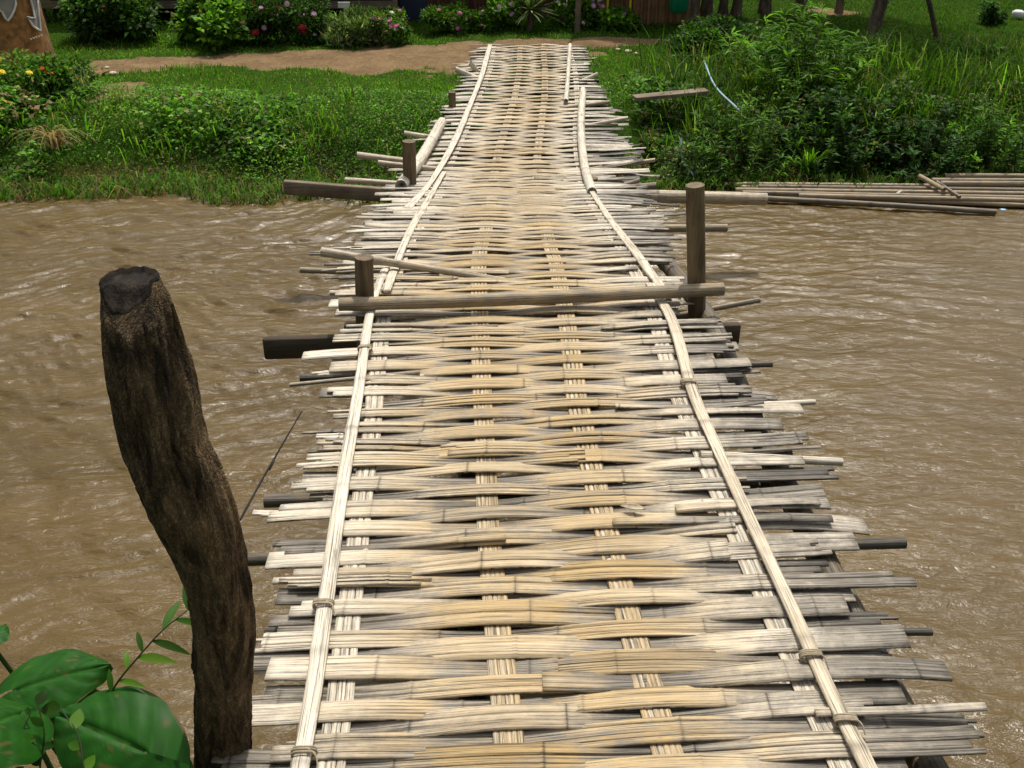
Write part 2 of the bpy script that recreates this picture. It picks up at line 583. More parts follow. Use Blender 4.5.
# ------------------------------------------------------------------ water
xs = stretch(-7, 7, 700, 900, 24); ys = np.linspace(1.05, 9.6, 640)
X, Y = np.meshgrid(xs, ys)
wx = X + .35 * (fbm(X * .9, Y * .9, 101) - .5) * 2; wy = Y + .40 * (fbm(X * .8 + 9, Y * .8, 102) - .5) * 2
Zw = np.zeros_like(X)
for k in range(34):
    a = R(random.gauss(92, 20))
    lam = math.exp(random.uniform(math.log(.055), math.log(.34)))
    amp = .0030 * (lam / .2) ** .95
    env = np.clip(-.25 + 2.2 * vnoise(X * .8 + k * 7.1, Y * 1.3 + k * 3.3, 300 + k), 0, 2) * (.40 + .24 * sstep(2.5, 6, Y)) * (1 - .42 * sstep(.3, 2.2, X)) 
    Zw += amp * env * np.sin((wx * math.cos(a) + wy * math.sin(a)) * 2 * PI / lam + random.uniform(0, 6.28))
Zw += .006 * (fbm(wx * 1.8, wy * 4.2, 120, 5) - .5) * 2
fade = 1 - sstep(8, 20, np.abs(X))
mb = MB(); grid(mb, X, Y, Zw * fade, np.zeros((X.size, 3)))
tag(mb.build('river_water', M['water']), kind='structure')

# ------------------------------------------------------------------ bridge survey
ROWS = [768, 700, 640, 600, 560, 500, 450, 400, 370, 340, 305, 275, 250, 220, 200, 185, 170, 150, 120, 100, 70, 45]
ZD = [1.3] * 10 + [1.3, 1.26, 1.18, .97, .79, .64, .56, .52, .49, .47, .47, .47]
RL = [300, 312, 320, 326, 331, 340, 349, 357, 362, 367, 372, 383, 393, 413, 426, 435, 441, 450, 465, 473, 485, 490]
RR_ = [868, 834, 806, 788, 769, 741, 718, 696, 686, 676, 664, 648, 633, 611, 598, 590, 587, 583, 582, 582, 578, 572]
EL = [238, 246, 255, 262, 272, 286, 306, 322, 326, 331, 337, 333, 350, 378, 388, 398, 404, 418, 436, 450, 464, 477]
ER = [1003, 940, 905, 868, 850, 818, 800, 768, 745, 716, 676, 670, 668, 662, 652, 645, 640, 632, 622, 606, 592, 584]
S = []
for r, z, a, b, c, d in zip(ROWS, ZD, RL, RR_, EL, ER):
    S.append((at(512, r, z=z)[1], z, at(a, r, z=z)[0], at(b, r, z=z)[0], at(c, r, z=z)[0], at(d, r, z=z)[0]))
S = np.array(S)
# the deck runs on, level, towards and past the camera
k = (S[3] - S[0]) / (S[3, 0] - S[0, 0])
S = np.vstack([S[0] + k * (-.6 - S[0, 0]), S])
sy = S[:, 0]
zd = lambda y: np.interp(y, sy, S[:, 1])
xrl = lambda y: np.interp(y, sy, S[:, 2])
xrr = lambda y: np.interp(y, sy, S[:, 3])
xel = lambda y: np.interp(y, sy, S[:, 4])
xer = lambda y: np.interp(y, sy, S[:, 5])
Y_END = S[-1, 0]
FW = [.05, .37, .65, .955]
SK = .056      # rows run square to the bridge, which heads slightly left


def bamboo_cols(t, over, y, bias_g, bias_r, rnd):
    """t = position between the rails (0..1); over = how far the strip rides above the weave"""
    centre = np.exp(-((t - .48) / .42) ** 4)
    far = sstep(3.2, 6.0, y)
    r = .95 - .80 * centre + bias_r + far * .10
    g = .10 + bias_g + (.55 + .5 * rnd) * np.clip(.25 - over, 0, 1) * (1 - far * .6) + .72 * sstep(.80, 1.12, t) * (rnd > .22) * (1 - far * .55)
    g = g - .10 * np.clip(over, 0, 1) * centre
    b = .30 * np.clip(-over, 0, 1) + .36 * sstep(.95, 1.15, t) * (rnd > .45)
    return np.stack([np.clip(r, 0, 1), np.clip(g, 0, 1), np.clip(b, 0, 1)], 1)


def weave_slat(mb, y0, sign, x0, x1, w, tilt, near, lift=0.0, kill=1.0):
    ds = .022 if near else .05
    n = max(6, int((x1 - x0) / ds))
    x = np.linspace(x0, x1, n)
    nodes = [x0 + random.uniform(.02, .3)]
    while nodes[-1] < x1 - .02: nodes.append(nodes[-1] + random.uniform(.24, .42))
    if near:
        x = np.unique(np.r_[x, [nd + q for nd in nodes for q in (-.009, -.003, .0, .003, .006, .012) if x0 + .01 < nd + q < x1 - .01]])
        n = len(x)
    A, B = float(xrl(y0)), float(xrr(y0)); W = B - A; xc = (A + B) / 2
    amp = .0080 * kill
    kn_x = [min(x0, A - .3) - .1] + [A + f * W for f in FW] + [max(x1, B + .3) + .1]
    kn_h = [sign * .55] + [sign * ((-1) ** k) for k in range(4)] + [-sign * .55]
    kn_h = [h * random.uniform(.75, 1.15) for h in kn_h]
    i = np.clip(np.searchsorted(kn_x, x, 'right') - 1, 0, 4)
    kx = np.array(kn_x); kh = np.array(kn_h)
    t = (x - kx[i]) / (kx[i + 1] - kx[i])
    t = t * t * (3 - 2 * t)
    over = kh[i] * (1 - t) + kh[i + 1] * t
    seed = random.randint(0, 9999)
    wob = (fbm(x * 1.6, x * 0 + seed, seed, 3) - .5)
    rnd = random.random(); bg = max(-.06, random.gauss(.0, .15)); br = random.gauss(0, .11)
    K = random.choice([1, 1, 2, 2, 3, 4, 5]) if near else random.choice([1, 1, 2, 3])
    cuts = np.sort(np.r_[0, [q / K + random.uniform(-.25, .25) / K for q in range(1, K)], 1])
    rollf = random.gauss(0, .05); nstr = random.choice([.15, .3, .45, .6])
    base_y = y0 + (x - xc) * (SK + tilt) + wob * (.020 if near else .035)
    zb = zd(base_y) + over * amp + lift + .006 * (vnoise(x * 2, x * 0 + y0 * 3, 4) - .5)
    # free ends droop or curl a little
    dl = np.clip((A - x) / .3, 0, 1.5); dr = np.clip((x - B) / .3, 0, 1.5)
    zb = zb + dl ** 2 * random.gauss(-.004, .010) + dr ** 2 * random.gauss(-.006, .012)
    taper = 1 + .16 * (vnoise(x * 1.3, x * 0 + seed * .1, 8) - .5) * 2
    for q in range(K):
        c0, c1 = cuts[q], cuts[q + 1]
        sub = (c1 - c0) * w
        off = ((c0 + c1) / 2 - .5) * w
        e0 = int(abs(random.gauss(0, .04)) / ds * (K > 1)); e1 = int(abs(random.gauss(0, .03)) / ds * (K > 1))
        sl = slice(e0, n - e1 if e1 else n)
        xx = x[sl]; 
        if len(xx) < 4: continue
        spread = 1 + .10 * np.clip((xx - (x1 - .25)) / .25, 0, 1) * random.random()
        rid = np.zeros(len(xx)); dk = np.zeros(len(xx))
        for nd in nodes:
            d = np.abs(xx - nd)
            rid += .0016 * np.exp(-(d / .005) ** 2)
            dk += (nstr if near else .12) * np.exp(-((xx - nd - .003) / .0030) ** 2)
        P = np.stack([xx, base_y[sl] + off * taper[sl] * spread, zb[sl] + random.gauss(0, .0011)], 1)
        C = bamboo_cols((xx - A) / W, over[sl], y0, bg + random.gauss(0, .05), br + random.gauss(0, .06), rnd)
        C[:, 2] = np.clip(C[:, 2] + dk + random.choice([0, 0, 0, 0, .15]) + .20 * sstep(.5, .75, fbm(xx * 2.2, xx * 0 + q * .7 + seed, 44, 3)), 0, .9)
        strip(mb, P, (0, 1, 0), sub * taper[sl] * .985, .0042, min(.0020, sub * .09) if near else .004,
              rollf + random.gauss(0, .05), C, random.uniform(0, 40), 5 if near else 3, rid)


bridge = thing('bamboo_bridge', 'long woven split-bamboo footbridge crossing the brown river to the far bank', 'footbridge',
               (0, 6, 0))
slats = []     # (nearness, builder)
y = .30; i = 0
while y < Y_END - .03:
    near = y < 3.75
    sgn = 1 if i % 2 == 0 else -1
    el, er = float(xel(y)), float(xer(y))
    A, B = float(xrl(y)), float(xrr(y)); W = B - A
    if near:
        w = random.uniform(.053, .068); pitch = random.uniform(.045, .0535)
    elif y < 7.0:
        w = random.uniform(.030, .064); pitch = random.uniform(.052, .082)
    else:
        w = random.uniform(.05, .08); pitch = random.uniform(.062, .09)
    tl = random.gauss(0, .016 if near else (.038 if y < 7 else .026))
    if 3.7 < y < 4.6: tl -= .04 * random.random()
    jl = random.gauss(0, .035 if near else .05); jr = random.gauss(0, .05)
    if near and sgn < 0 and random.random() < .6: jl = (A - el) + random.uniform(-.02, .07)
    if random.random() < .14: jl = abs(random.gauss(.10, .05)); 
    if random.random() < .16: jr -= abs(random.gauss(.12, .05))
    x0, x1 = el + jl, er + jr
    kill = 1.0 if near else 1.25
    u = random.random()
    if u < .20:      # two overlapping lengths in one row
        m_ = A + W * random.uniform(.25, .8)
        ov = random.uniform(.10, .30)
        parts = [(x0, m_ + ov, 0.0), (m_ - ov * .5, x1, .0045)]
        if random.random() < .5: parts = [(x0, m_ + ov, .0045), (m_ - ov * .5, x1, 0.0)]
    else:
        parts = [(x0, x1, 0.0)]
    for (a, b, lf) in parts:
        slats.append((y, dict(y0=y, sign=sgn, x0=a, x1=b, w=w, tilt=tl, near=near, lift=lf, kill=kill)))
    # extra short splints tucked in along the edges
    if random.random() < (.45 if near else .6):
        side_l = random.random() < .5
        ww = random.uniform(.015, .035)
        if side_l: a = el + random.gauss(0, .07); b = a + random.uniform(.3, .6)
        else: b = er + random.gauss(.0, .07); a = b - random.uniform(.3, .6)
        slats.append((y + .01, dict(y0=y + pitch * .5, sign=-sgn, x0=a, x1=b, w=ww, tilt=random.gauss(0, .03), near=near,
                                    lift=random.choice([-.012, .012]), kill=.6)))
    y += pitch; i += 1
slats.sort(key=lambda q: q[0])
vis = [q for q in slats if q[0] > 1.2]; behind = [q for q in slats if q[0] <= 1.2]
for q in vis[:100]:
    mb = MB(); weave_slat(mb, **q[1])
    mb.build('slat', M['bamboo'], bridge)
mb = MB()
for q in vis[100:] + behind: weave_slat(mb, **q[1])
tag(mb.build('slat', M['bamboo'], bridge), kind='stuff')

# long warp strips, four bundles, weaving against the slats
for wi, f in enumerate(FW):
    mb = MB()
    ns = random.choice([4, 5]) if wi in (1, 2) else 3
    width = .064 if wi in (1, 2) else .055
    yy = np.arange(.2, Y_END - .05, .025)
    for q in range(ns):
        off = ((q + .5) / ns - .5) * width
        xx = xrl(yy) + (xrr(yy) - xrl(yy)) * f + off + .006 * (fbm(yy * .8, yy * 0 + wi * 3 + q * .15, 61) - .5) * 2
        xx = xx + (.018 * (fbm(yy * .5, yy * 0 + wi * 9, 62) - .5) * 2)
        zz = zd(yy) + .0012 * random.random() + .001 * np.sin(yy * 2 * PI / .1)
        P = np.stack([xx, yy, zz], 1)
        C = np.zeros((len(yy), 3)); C[:, 0] = (.35 if wi in (1, 2) else .95) + random.gauss(0, .12); C[:, 1] = .08 + .15 * (fbm(yy * 3, yy * 0 + q, 5))
        ph = (yy + q * .13 + wi * .2) % .37
        C[:, 2] = .4 * np.exp(-((ph - .1) / .01) ** 2)
        strip(mb, P, (1, 0, 0), width / ns * .97, .004, .0014, 0, C, random.uniform(0, 40), 3)
    mb.build('lengthwise_strip', M['bamboo'], bridge)


# edge rails: split culms laid on top, in overlapping lengths
def rail(pts, w, z_off, col, rnd=False, nm='edge_rail'):
    """pts: (px,row,extra height) read on the deck"""
    W3 = []
    for (px, row, dz) in pts:
        z = float(np.interp(-row, [-r for r in ROWS], ZD)) + z_off + dz
        W3.append(at(px, row, z=z))
    W3 = np.array(W3)
    ln = np.linalg.norm(np.diff(W3, axis=0), axis=1).sum()
    P = resample(W3, int(ln / .02) + 4)
    mb = MB()
    s = np.linspace(0, ln, len(P))
    sp_ = .30
    ph = (s + random.random()) % sp_
    dd = np.abs(ph - .1)
    C = np.tile(np.asarray(col, float), (len(P), 1))
    C[:, 0] += .15 * (fbm(s * 3, s * 0 + random.random() * 9, 6) - .5)
    C[:, 2] = .45 * np.exp(-(dd / .006) ** 2)
    C = np.clip(C, 0, 1)
    if rnd:
        tube(mb, P, w / 2, 12, col, .03, random.randint(0, 99), nodes=.26, hollow=True)
    else:
        ww = w * (1 + .10 * np.sin(s * 2.1 + random.random() * 6)) * (1 + .06 * np.exp(-(dd / .02) ** 2))
        strip(mb, P, (1, 0, 0), ww, .007, .003, random.gauss(0, .03), C, random.uniform(0, 40), 7, .003 * np.exp(-(dd / .012) ** 2))
    return mb.build(nm, M['bamboo'], bridge)


def rp(row):
    return row
# extend the first lengths back under the camera along the same line
rail([(260, 1010, 0), (299, 772, 0), (312, 700, 0), (326, 600, 0), (340, 500, 0.003), (357, 400, 0), (372, 305, 0), (388, 262, 0)], .034, .024, (.98, -.08, 0))
rail([(386, 292, .01), (397, 262, .01), (413, 225, .012), (428, 200, .012), (444, 172, .012)], .038, .030, (.90, .02, 0))
rail([(408, 208, .012), (430, 183, .03), (455, 140, .03), (470, 105, .03), (480, 80, .03), (490, 45, .03)], .050, .022, (1, -.1, 0))
rail([(985, 1010, 0), (872, 775, 0), (834, 700, 0), (788, 600, 0.002), (741, 500, 0), (696, 400, 0), (668, 312, 0), (650, 284, 0.01)], .034, .024, (.70, .02, 0))
rail([(668, 297, .005), (645, 265, .01), (612, 222, .012), (588, 186, .012)], .036, .030, (.85, .03, 0))
rail([(592, 192, .02), (585, 168, .035), (581, 130, .035), (583, 90, .035)], .065, .03, (1, -.1, 0), True)
rail([(566, 101, .03), (568, 75, .03), (570, 45, .03)], .045, .03, (1, -.1, 0), True)
# a stout round culm lying outside the left rail by the far post
rail([(401, 186, .03), (418, 163, .05), (442, 122, .05)], .085, .03, (1, -.1, 0), True, 'side_culm')


# twine ties round the rails
def tie(px, row, w, ang=0):
    z = float(np.interp(-row, [-r for r in ROWS], ZD)) + .030
    c = at(px, row, z=z)
    mb = MB()
    for k in range(4):
        th = np.linspace(0, 2 * PI, 26)
        a = w * .56 + random.uniform(0, .002)
        P = np.stack([a * np.sign(np.cos(th)) * np.abs(np.cos(th)) ** .6, (k - 1.5) * .0045 + random.gauss(0, .001) + np.cos(th) * math.tan(ang) * a,
                      .0105 * np.sign(np.sin(th)) * np.abs(np.sin(th)) ** .7 - .002], 1) + c
        tube(mb, P, .0024, 6, (.1, .6, .3), cap=False)
    e = resample([c + [w * .2, 0, .010], c + [w * .62, -.012, .006], c + [w * .80, -.03, -.008]], 8)
    tube(mb, e, .0018, 5, (.1, .6, .3))
    mb.build('tie', M['twine'], bridge)


for (px, row) in ((846, 720), (811, 655), (323, 604), (365, 348), (688, 382), (304, 752), (406, 238)):
    tie(px, row, .039, random.uniform(-.2, .2))

# stringers: round culms lengthwise beneath the weave
for f, e in ((.02, .0), (.33, 0), (.70, 0), (1.155, 0)):
    mb = MB()
    yy = np.linspace(.1, 7.0, 160)
    w0 = xrr(yy) - xrl(yy)
    xx = xrl(yy) + np.minimum(w0, 1.25) * f + .02 * np.sin(yy * 1.3 + f * 9)
    P = np.stack([xx, yy, zd(yy) - .075], 1)
    tube(mb, P, .036, 14, (.0, .75, .55), .04, int(f * 10) + 30, nodes=.38)
    mb.build('stringer', M['bamboo'], bridge)
for f in (.0, .5, 1.0):
    mb = MB()
    yy = np.linspace(6.6, Y_END - .1, 120)
    xx = xrl(yy) + (xrr(yy) - xrl(yy)) * f
    P = np.stack([xx, yy, zd(yy) - .075], 1)
    tube(mb, P, .034, 10, (.1, .65, .4), .04, int(f * 10) + 60, nodes=.38)
    mb.build('stringer', M['bamboo'], bridge)


def pole(p0, p1, r, col, name='cross_pole', parent=bridge, nodes=.32, hollow=True, bend=0.0, taper=.9, mat='bamboo', label=None):
    p0 = np.asarray(p0, float); p1 = np.asarray(p1, float)
    n = max(8, int(np.linalg.norm(p1 - p0) / .03))
    t = np.linspace(0, 1, n)[:, None]
    P = p0 * (1 - t) + p1 * t
    P[:, 2] += bend * np.sin(PI * t[:, 0])
    P[:, 1] += .4 * abs(bend) * np.sin(2.3 * PI * t[:, 0] + r * 99)
    mb = MB()
    tube(mb, P, np.linspace(r, r * taper, n), 14, col, .025, random.randint(0, 99), nodes=nodes, hollow=hollow)
    loc = (0, 0, 0) if parent is not None else tuple(P[len(P) // 2])
    return mb.build(name, M[mat], parent, loc)


# dark cross poles under the near deck that stick out at the sides
pole(at(240, 560, y=2.0), at(905, 543, y=2.03), .016, (.1, .85, .72))
pole(at(300, 378, y=3.18), at(772, 364, y=3.3), .014, (.1, .85, .66))
pole(at(262, 484, y=2.35) - [0, 0, .06], at(800, 470, y=2.45) - [0, 0, .06], .02, (.1, .8, .6))
pole(at(262, 612, y=1.78) - [0, 0, .06], at(932, 632, y=1.72), .010, (.1, .8, .75))
pole(at(235, 690, y=1.5) - [0, 0, .07], at(900, 690, y=1.5) - [0, 0, .07], .022, (.1, .8, .6))

# trestle one: two posts, plank beam, water-side braces
def post(px, row_top, y, r, zbot=-.4, col='post_wood', lean=0.0, flat=None):
    top = at(px, row_top, y=y)
    mb = MB()
    low = at(px + 1.5, row_top + 110, y=y)      # the photo shows the posts plumb in the picture
    f_ = (zbot - top[2]) / (low[2] - top[2])
    xb = top[0] + (low[0] - top[0]) * f_ + lean
    P = resample([(xb, y + .02, zbot), ((xb + top[0]) / 2, y, (zbot + top[2]) / 2), tuple(top)], 50)
    tube(mb, P, np.linspace(r * 1.08, r, 50), 18, (.2, .5, .1), .035, random.randint(0, 99), ridge=.05)
    return mb.build('post', M[col], bridge)


post(695, 185, 3.50, .034)
post(364, 257, 3.375, .034)
mb = MB()
b0 = at(264, 348, y=3.36); b1 = at(739, 333, y=3.50)
mid = (b0 + b1) / 2; dv = b1 - b0
box(mb, mid, (np.linalg.norm(dv), .035, .085), math.atan2(dv[1], dv[0]), math.asin(dv[2] / np.linalg.norm(dv)))
mb.build('plank_beam', M['dark_wood'], bridge)
mb = MB()
b0 = at(345, 330, y=3.74); b1 = at(715, 318, y=3.8)
mid = (b0 + b1) / 2; dv = b1 - b0
box(mb, mid, (np.linalg.norm(dv), .05, .06), math.atan2(dv[1], dv[0]), math.asin(dv[2] / np.linalg.norm(dv)))
mb.build('plank_beam', M['dark_wood'], bridge)

# trestle two at the far shore
post(409, 141, 6.75, .045, -.3)
post(592, 178, 6.95, .04, -.3)
mb = MB()
b0 = at(284, 187, y=6.62); b1 = at(415, 197, y=6.62)
b1 = b0 + (b1 - b0) * 2.3
mid = (b0 + b1) / 2; dv = b1 - b0
box(mb, mid, (np.linalg.norm(dv), .045, .095), math.atan2(dv[1], dv[0]), math.asin(dv[2] / np.linalg.norm(dv)))
mb.build('plank_beam', M['grey_wood'], bridge)
post(452, 92, 9.6, .035, .1, 'post_wood')
# cross poles that stick out at the sides, far half
for (x0, r0, x1, r1, y_, rad, c) in (
        (357, 155, 470, 150, 7.6, .026, (.6, .15, 0)), (378, 163, 520, 160, 7.3, .022, (.6, .2, .1)),
        (345, 180, 470, 182, 6.9, .020, (.8, .1, 0)), (404, 133, 480, 130, 8.4, .020, (.8, .1, 0)),
        (560, 160, 655, 160, 7.5, .017, (.5, .2, .1)), (530, 105, 610, 102, 9.6, .022, (.3, .35, .15)),
        (560, 229, 727, 228, 5.6, .026, (.2, .5, .25)), (373, 219, 520, 222, 5.8, .026, (.1, .7, .5)),
        (560, 193, 656, 186, 6.6, .03, (.2, .6, .4)), (580, 200, 640, 180, 6.75, .018, (.3, .5, .3)),
        (300, 270, 430, 275, 4.0, .013, (.3, .5, .3)), (330, 293, 480, 296, 3.68, .011, (.9, .1, 0)),
        (600, 330, 760, 300, 3.6, .012, (.2, .6, .3)), (470, 62, 480, 62, 11.2, .03, (.8, .1, 0)),
        (455, 69, 480, 69, 11.0, .03, (.9, .1, 0)), (575, 74, 598, 74, 10.8, .025, (.8, .1, 0)),
        (575, 62, 592, 62, 11.6, .02, (.5, .3, 0)), (560, 123, 628, 118, 8.9, .018, (.7, .1, 0)),
        (690, 408, 815, 402, 0, .010, (.95, 0, 0)), (290, 385, 420, 372, 0, .007, (.6, .3, .2)),
        (700, 455, 842, 462, 0, .013, (.9, .1, 0))):
    if y_ == 0:
        y_ = at(512, (r0 + r1) / 2, z=1.30)[1]
    a_, b_ = at(x0, r0, y=y_), at(x1, r1, y=y_ + (.02))
    if y_ > 5:
        if x0 < 500: b_[2] = min(b_[2], zd(y_) - .05)
        else: a_[2] = min(a_[2], zd(y_) - .05)
    pole(a_, b_, rad, c, 'loose_cane')

# round log laid across the deck against the trestle posts, and a thinner cane behind it
l0 = at(339, 306, y=3.30); l1 = at(723, 290, y=3.43)
c_ = pole((l0[0], 3.30, 1.358), (l1[0], 3.43, 1.360), .025, (.15, .42, .22), 'bamboo_log', None, .5, True, -.006, 1.0)
tag(c_, 'stout grey-brown bamboo log laid across the deck in front of the tall post', 'log')
l0 = at(322, 255, z=1.33); l1 = at(505, 284, z=1.25)
c_ = pole((l0[0], l0[1], 1.345), (l1[0], l1[1], 1.265), .020, (.45, .25, .08), 'bamboo_cane', None, .4, True, .0, .6)
tag(c_, 'thinner tan cane slanting over the left edge behind the short post', 'cane')
l0 = at(628, 196, y=6.85); l1 = at(766, 199, y=6.95)
c_ = pole((l0[0] - .3, l0[1], l0[2]), l1, .048, (.5, .30, .02), 'driftwood_log', None, .6, False, .004, .92)
tag(c_, 'thick pale log jutting over the water from the right of the bridge', 'log')

# thin dark twig beside the stump
mb = MB()
P = resample([at(240, 520, y=1.9), at(262, 480, y=2.02), at(285, 440, y=2.12), at(302, 411, y=2.2)], 24)
tube(mb, P, np.linspace(.0035, .0018, 24), 6, (.1, .7, .6), .1)
tube(mb, resample([at(269, 470, y=2.04), at(273, 463, y=2.05), at(274, 460, y=2.08)], 5), .003, 5, (.1, .7, .6))
tag(mb.build('twig', M['dark'], None, tuple(P[0])), 'thin dark twig slanting up from behind the stump to the bridge edge', 'twig')
# curled dead leaf lying on the weave
c0 = at(632, 508, z=1.325)
mb = MB()
P = resample([c0 + [-.03, .012, 0], c0 + [0, 0, .006], c0 + [.035, -.004, .002]], 10)
strip(mb, P, (0, 1, 0), np.array([.002, .010, .016, .020, .022, .022, .020, .016, .010, .002]), .0015, -.006, .1)
tag(mb.build('dead_leaf', M['twine'], None, tuple(c0)), 'small curled brown dead leaf lying on the woven deck', 'dead leaf')

# ------------------------------------------------------------------ the cut tree stump beside the bridge
SY = 1.36
def rad_at(pxw, row):
    p = at(150, row, y=SY); z_c = cp * SY + sp * (CAM_H - p[2])
    return pxw / 2 / F * z_c
cent = [(223, 900, 58), (223, 768, 57), (222, 687, 58), (222, 625, 60), (217, 584, 63), (208, 549, 68), (196, 515, 76), (179, 480, 80),
        (164, 446, 80), (151, 377, 80), (137, 309, 70), (130, 283, 64)]
P4 = []
for (px, row, w) in cent:
    p = at(px, row, y=SY + .03 * math.sin(row * .01)); P4.append((*p, rad_at(w, row) * .90))
P4 = [(P4[0][0] + .02, SY, .5, P4[0][3] * 1.2)] + P4
P4 = resample(P4, 240)
stump = thing('tree_stump', 'dark rough-barked stump of a bent tree with its top sawn off, beside the bridge', 'tree stump', (P4[0, 0], SY, .5))
seg = 120
Pc = P4[:, :3]; rr = P4[:, 3]
T = np.gradient(Pc, axis=0); T /= np.linalg.norm(T, axis=1)[:, None]
A_ = np.cross(T, [0, 1, 0]); A_ /= np.linalg.norm(A_, axis=1)[:, None]; B_ = np.cross(T, A_)
s = np.r_[0, np.cumsum(np.linalg.norm(np.diff(Pc, axis=0), axis=1))]
th = np.linspace(0, 2 * PI, seg, endpoint=False)
tc, ts_ = np.cos(th)[None, :], np.sin(th)[None, :]
sg = s[:, None]
def cyl(f, g, sd, o=4): return fbm(tc * f + 5 + 0 * sg, ts_ * f + 5 + sg * g, sd, o) - .5
d1 = cyl(1.2, 2.0, 401, 3)
q = fbm(np.broadcast_to(th[None, :] * 4.2 + 1.3 * (fbm(tc * 2 + 3 + 0 * sg, sg * 5 + ts_, 411) - .5) * 3, (len(s), seg)), sg * 3.2 + 0 * th[None, :], 402, 3)
ridge = 1 - np.abs(q - .5) * 4
d2 = cyl(6, 14, 403, 4)
blend = (1 - np.exp(-((th - 2 * PI) ** 2) / .02) - np.exp(-(th ** 2) / .02))[None, :]
k_top = sstep(s[-1] - .035, s[-1] - .01, s)[:, None]
RRr = rr[:, None] * (1 + .24 * d1 + (.13 * np.clip(ridge, -1, .75) * blend + .34 * d2) * (1 - .7 * k_top))
V = Pc[:, None, :] + RRr[:, :, None] * (tc[:, :, None] * A_[:, None, :] + ts_[:, :, None] * B_[:, None, :])
# ragged, slanting cut at the top: the side towards the camera was chopped lower
n_ = len(s)
i = np.arange(n_ - 1)[:, None] * seg; j = np.arange(seg)[None, :]; j2 = (j + 1) % seg
Q = np.stack([i + j, i + j2, i + seg + j2, i + seg + j], -1).reshape(-1, 4)
top_s = s[-1]
Vt = V.reshape(-1, 3)
zt = Pc[-1, 2]
# slant plane
rel = Vt - Pc[-1]
plane_h = .006 + 1.3 * np.clip(rel[:, 1] + .012, -1, 0) + .003 * np.sin(rel[:, 0] * 90)
over_ = rel[:, 2] > plane_h
Vt[over_, 2] = Pc[-1, 2] + plane_h[over_]
mb = MB(); mb.add(Vt, Q)
mb.build('bark', M['bark'], stump)
# top face rings
mb = MB()
ring0 = Vt[-seg:]
rings = []
for kk, f in enumerate((1.0, .93, .85, .7, .5, .3, .1)):
    c = ring0.mean(0)
    Rg = c + (ring0 - c) * f
    rl = Rg - Pc[-1]
    Rg[:, 2] = Pc[-1, 2] + .008 + 1.3 * np.clip(rl[:, 1] + .012, -1, 0) + (-.006 if kk > 1 else .002) * (1 if kk else 0) + .006 * (fbm(Rg[:, 0] * 110, Rg[:, 1] * 40, 9) - .5)
    if kk == 0: Rg[:, 2] -= .004
    rings.append(Rg)
Vr = np.vstack(rings); nr = len(rings)
i = np.arange(nr - 1)[:, None] * seg
Q2 = np.stack([i + j, i + j2, i + seg + j2, i + seg + j], -1).reshape(-1, 4)
T2 = [((nr - 1) * seg + q, (nr - 1) * seg + (q + 1) % seg, (nr - 1) * seg) for q in range(1, seg - 1)]
mb.add(Vr, Q2, T2)
mb.build('cut_top', M['cut'], stump)
# flap of loose bark sticking up on the right
mb = MB()
for (x0, r0, x1, r1, off) in ((186, 372, 172, 303, .0), (189, 388, 179, 325, .004), (193, 440, 184, 372, 0)):
    a = at(x0, r0, y=SY - .005 + off); b = at(x1, r1, y=SY - .01 + off)
    P = resample([a, a * .5 + b * .5 + [.002, 0, 0], b], 12)
    tube(mb, P, np.linspace(.010, .0018, 12), 8, (0, 0, 0), .25, 3)
mb.build('bark_splinter', M['bark'], stump)

# ------------------------------------------------------------------ vegetation helpers
GREENS = dict(
    bright=((.105, .245, .014), (.15, .31, .022), (.065, .16, .012)),
    mid=((.055, .145, .012), (.085, .19, .018), (.032, .088, .009)),
    dark=((.026, .078, .010), (.042, .115, .014), (.016, .048, .007)),
    yellow=((.15, .24, .03), (.20, .28, .045), (.09, .17, .022)),
    pale=((.20, .27, .11), (.27, .33, .15), (.11, .17, .06)),
    dry=((.30, .22, .10), (.22, .16, .07), (.38, .29, .15)),
)


def pick_cols(n, pal, var=.25):
    pal = np.array(GREENS[pal] if isinstance(pal, str) else pal)
    i = RNG.integers(0, len(pal), n)
    c = pal[i] * (1 + RNG.normal(0, var, (n, 1)))
    c = c * (1 + RNG.normal(0, .08, (n, 3)))
    return np.clip(c, .003, .9)


def unit(v):
    return v / (np.linalg.norm(v, axis=1)[:, None] + 1e-9)


def leaves(mb, P, axis, nrm, ln, asp, col):
    """pointed folded leaves: base P, direction axis, normal nrm"""
    n = len(P)
    axis = unit(axis); side = unit(np.cross(nrm, axis)); up = np.cross(axis, side)
    ln = np.broadcast_to(ln, (n,))[:, None]; w = ln * asp * .5
    b = P
    m1 = P + axis * ln * .45 + up * ln * .03
    l = P + axis * ln * .42 + side * w + up * ln * .09
    r = P + axis * ln * .42 - side * w + up * ln * .09
    t = P + axis * ln - up * ln * .12
    V = np.stack([b, l, m1, r, t], 1).reshape(-1, 3)
    k = np.arange(n)[:, None] * 5
    T_ = np.vstack([k + [0, 2, 1], k + [0, 3, 2], k + [1, 2, 4], k + [2, 3, 4]])
    mb.add(V, None, T_, np.repeat(col, 5, axis=0))


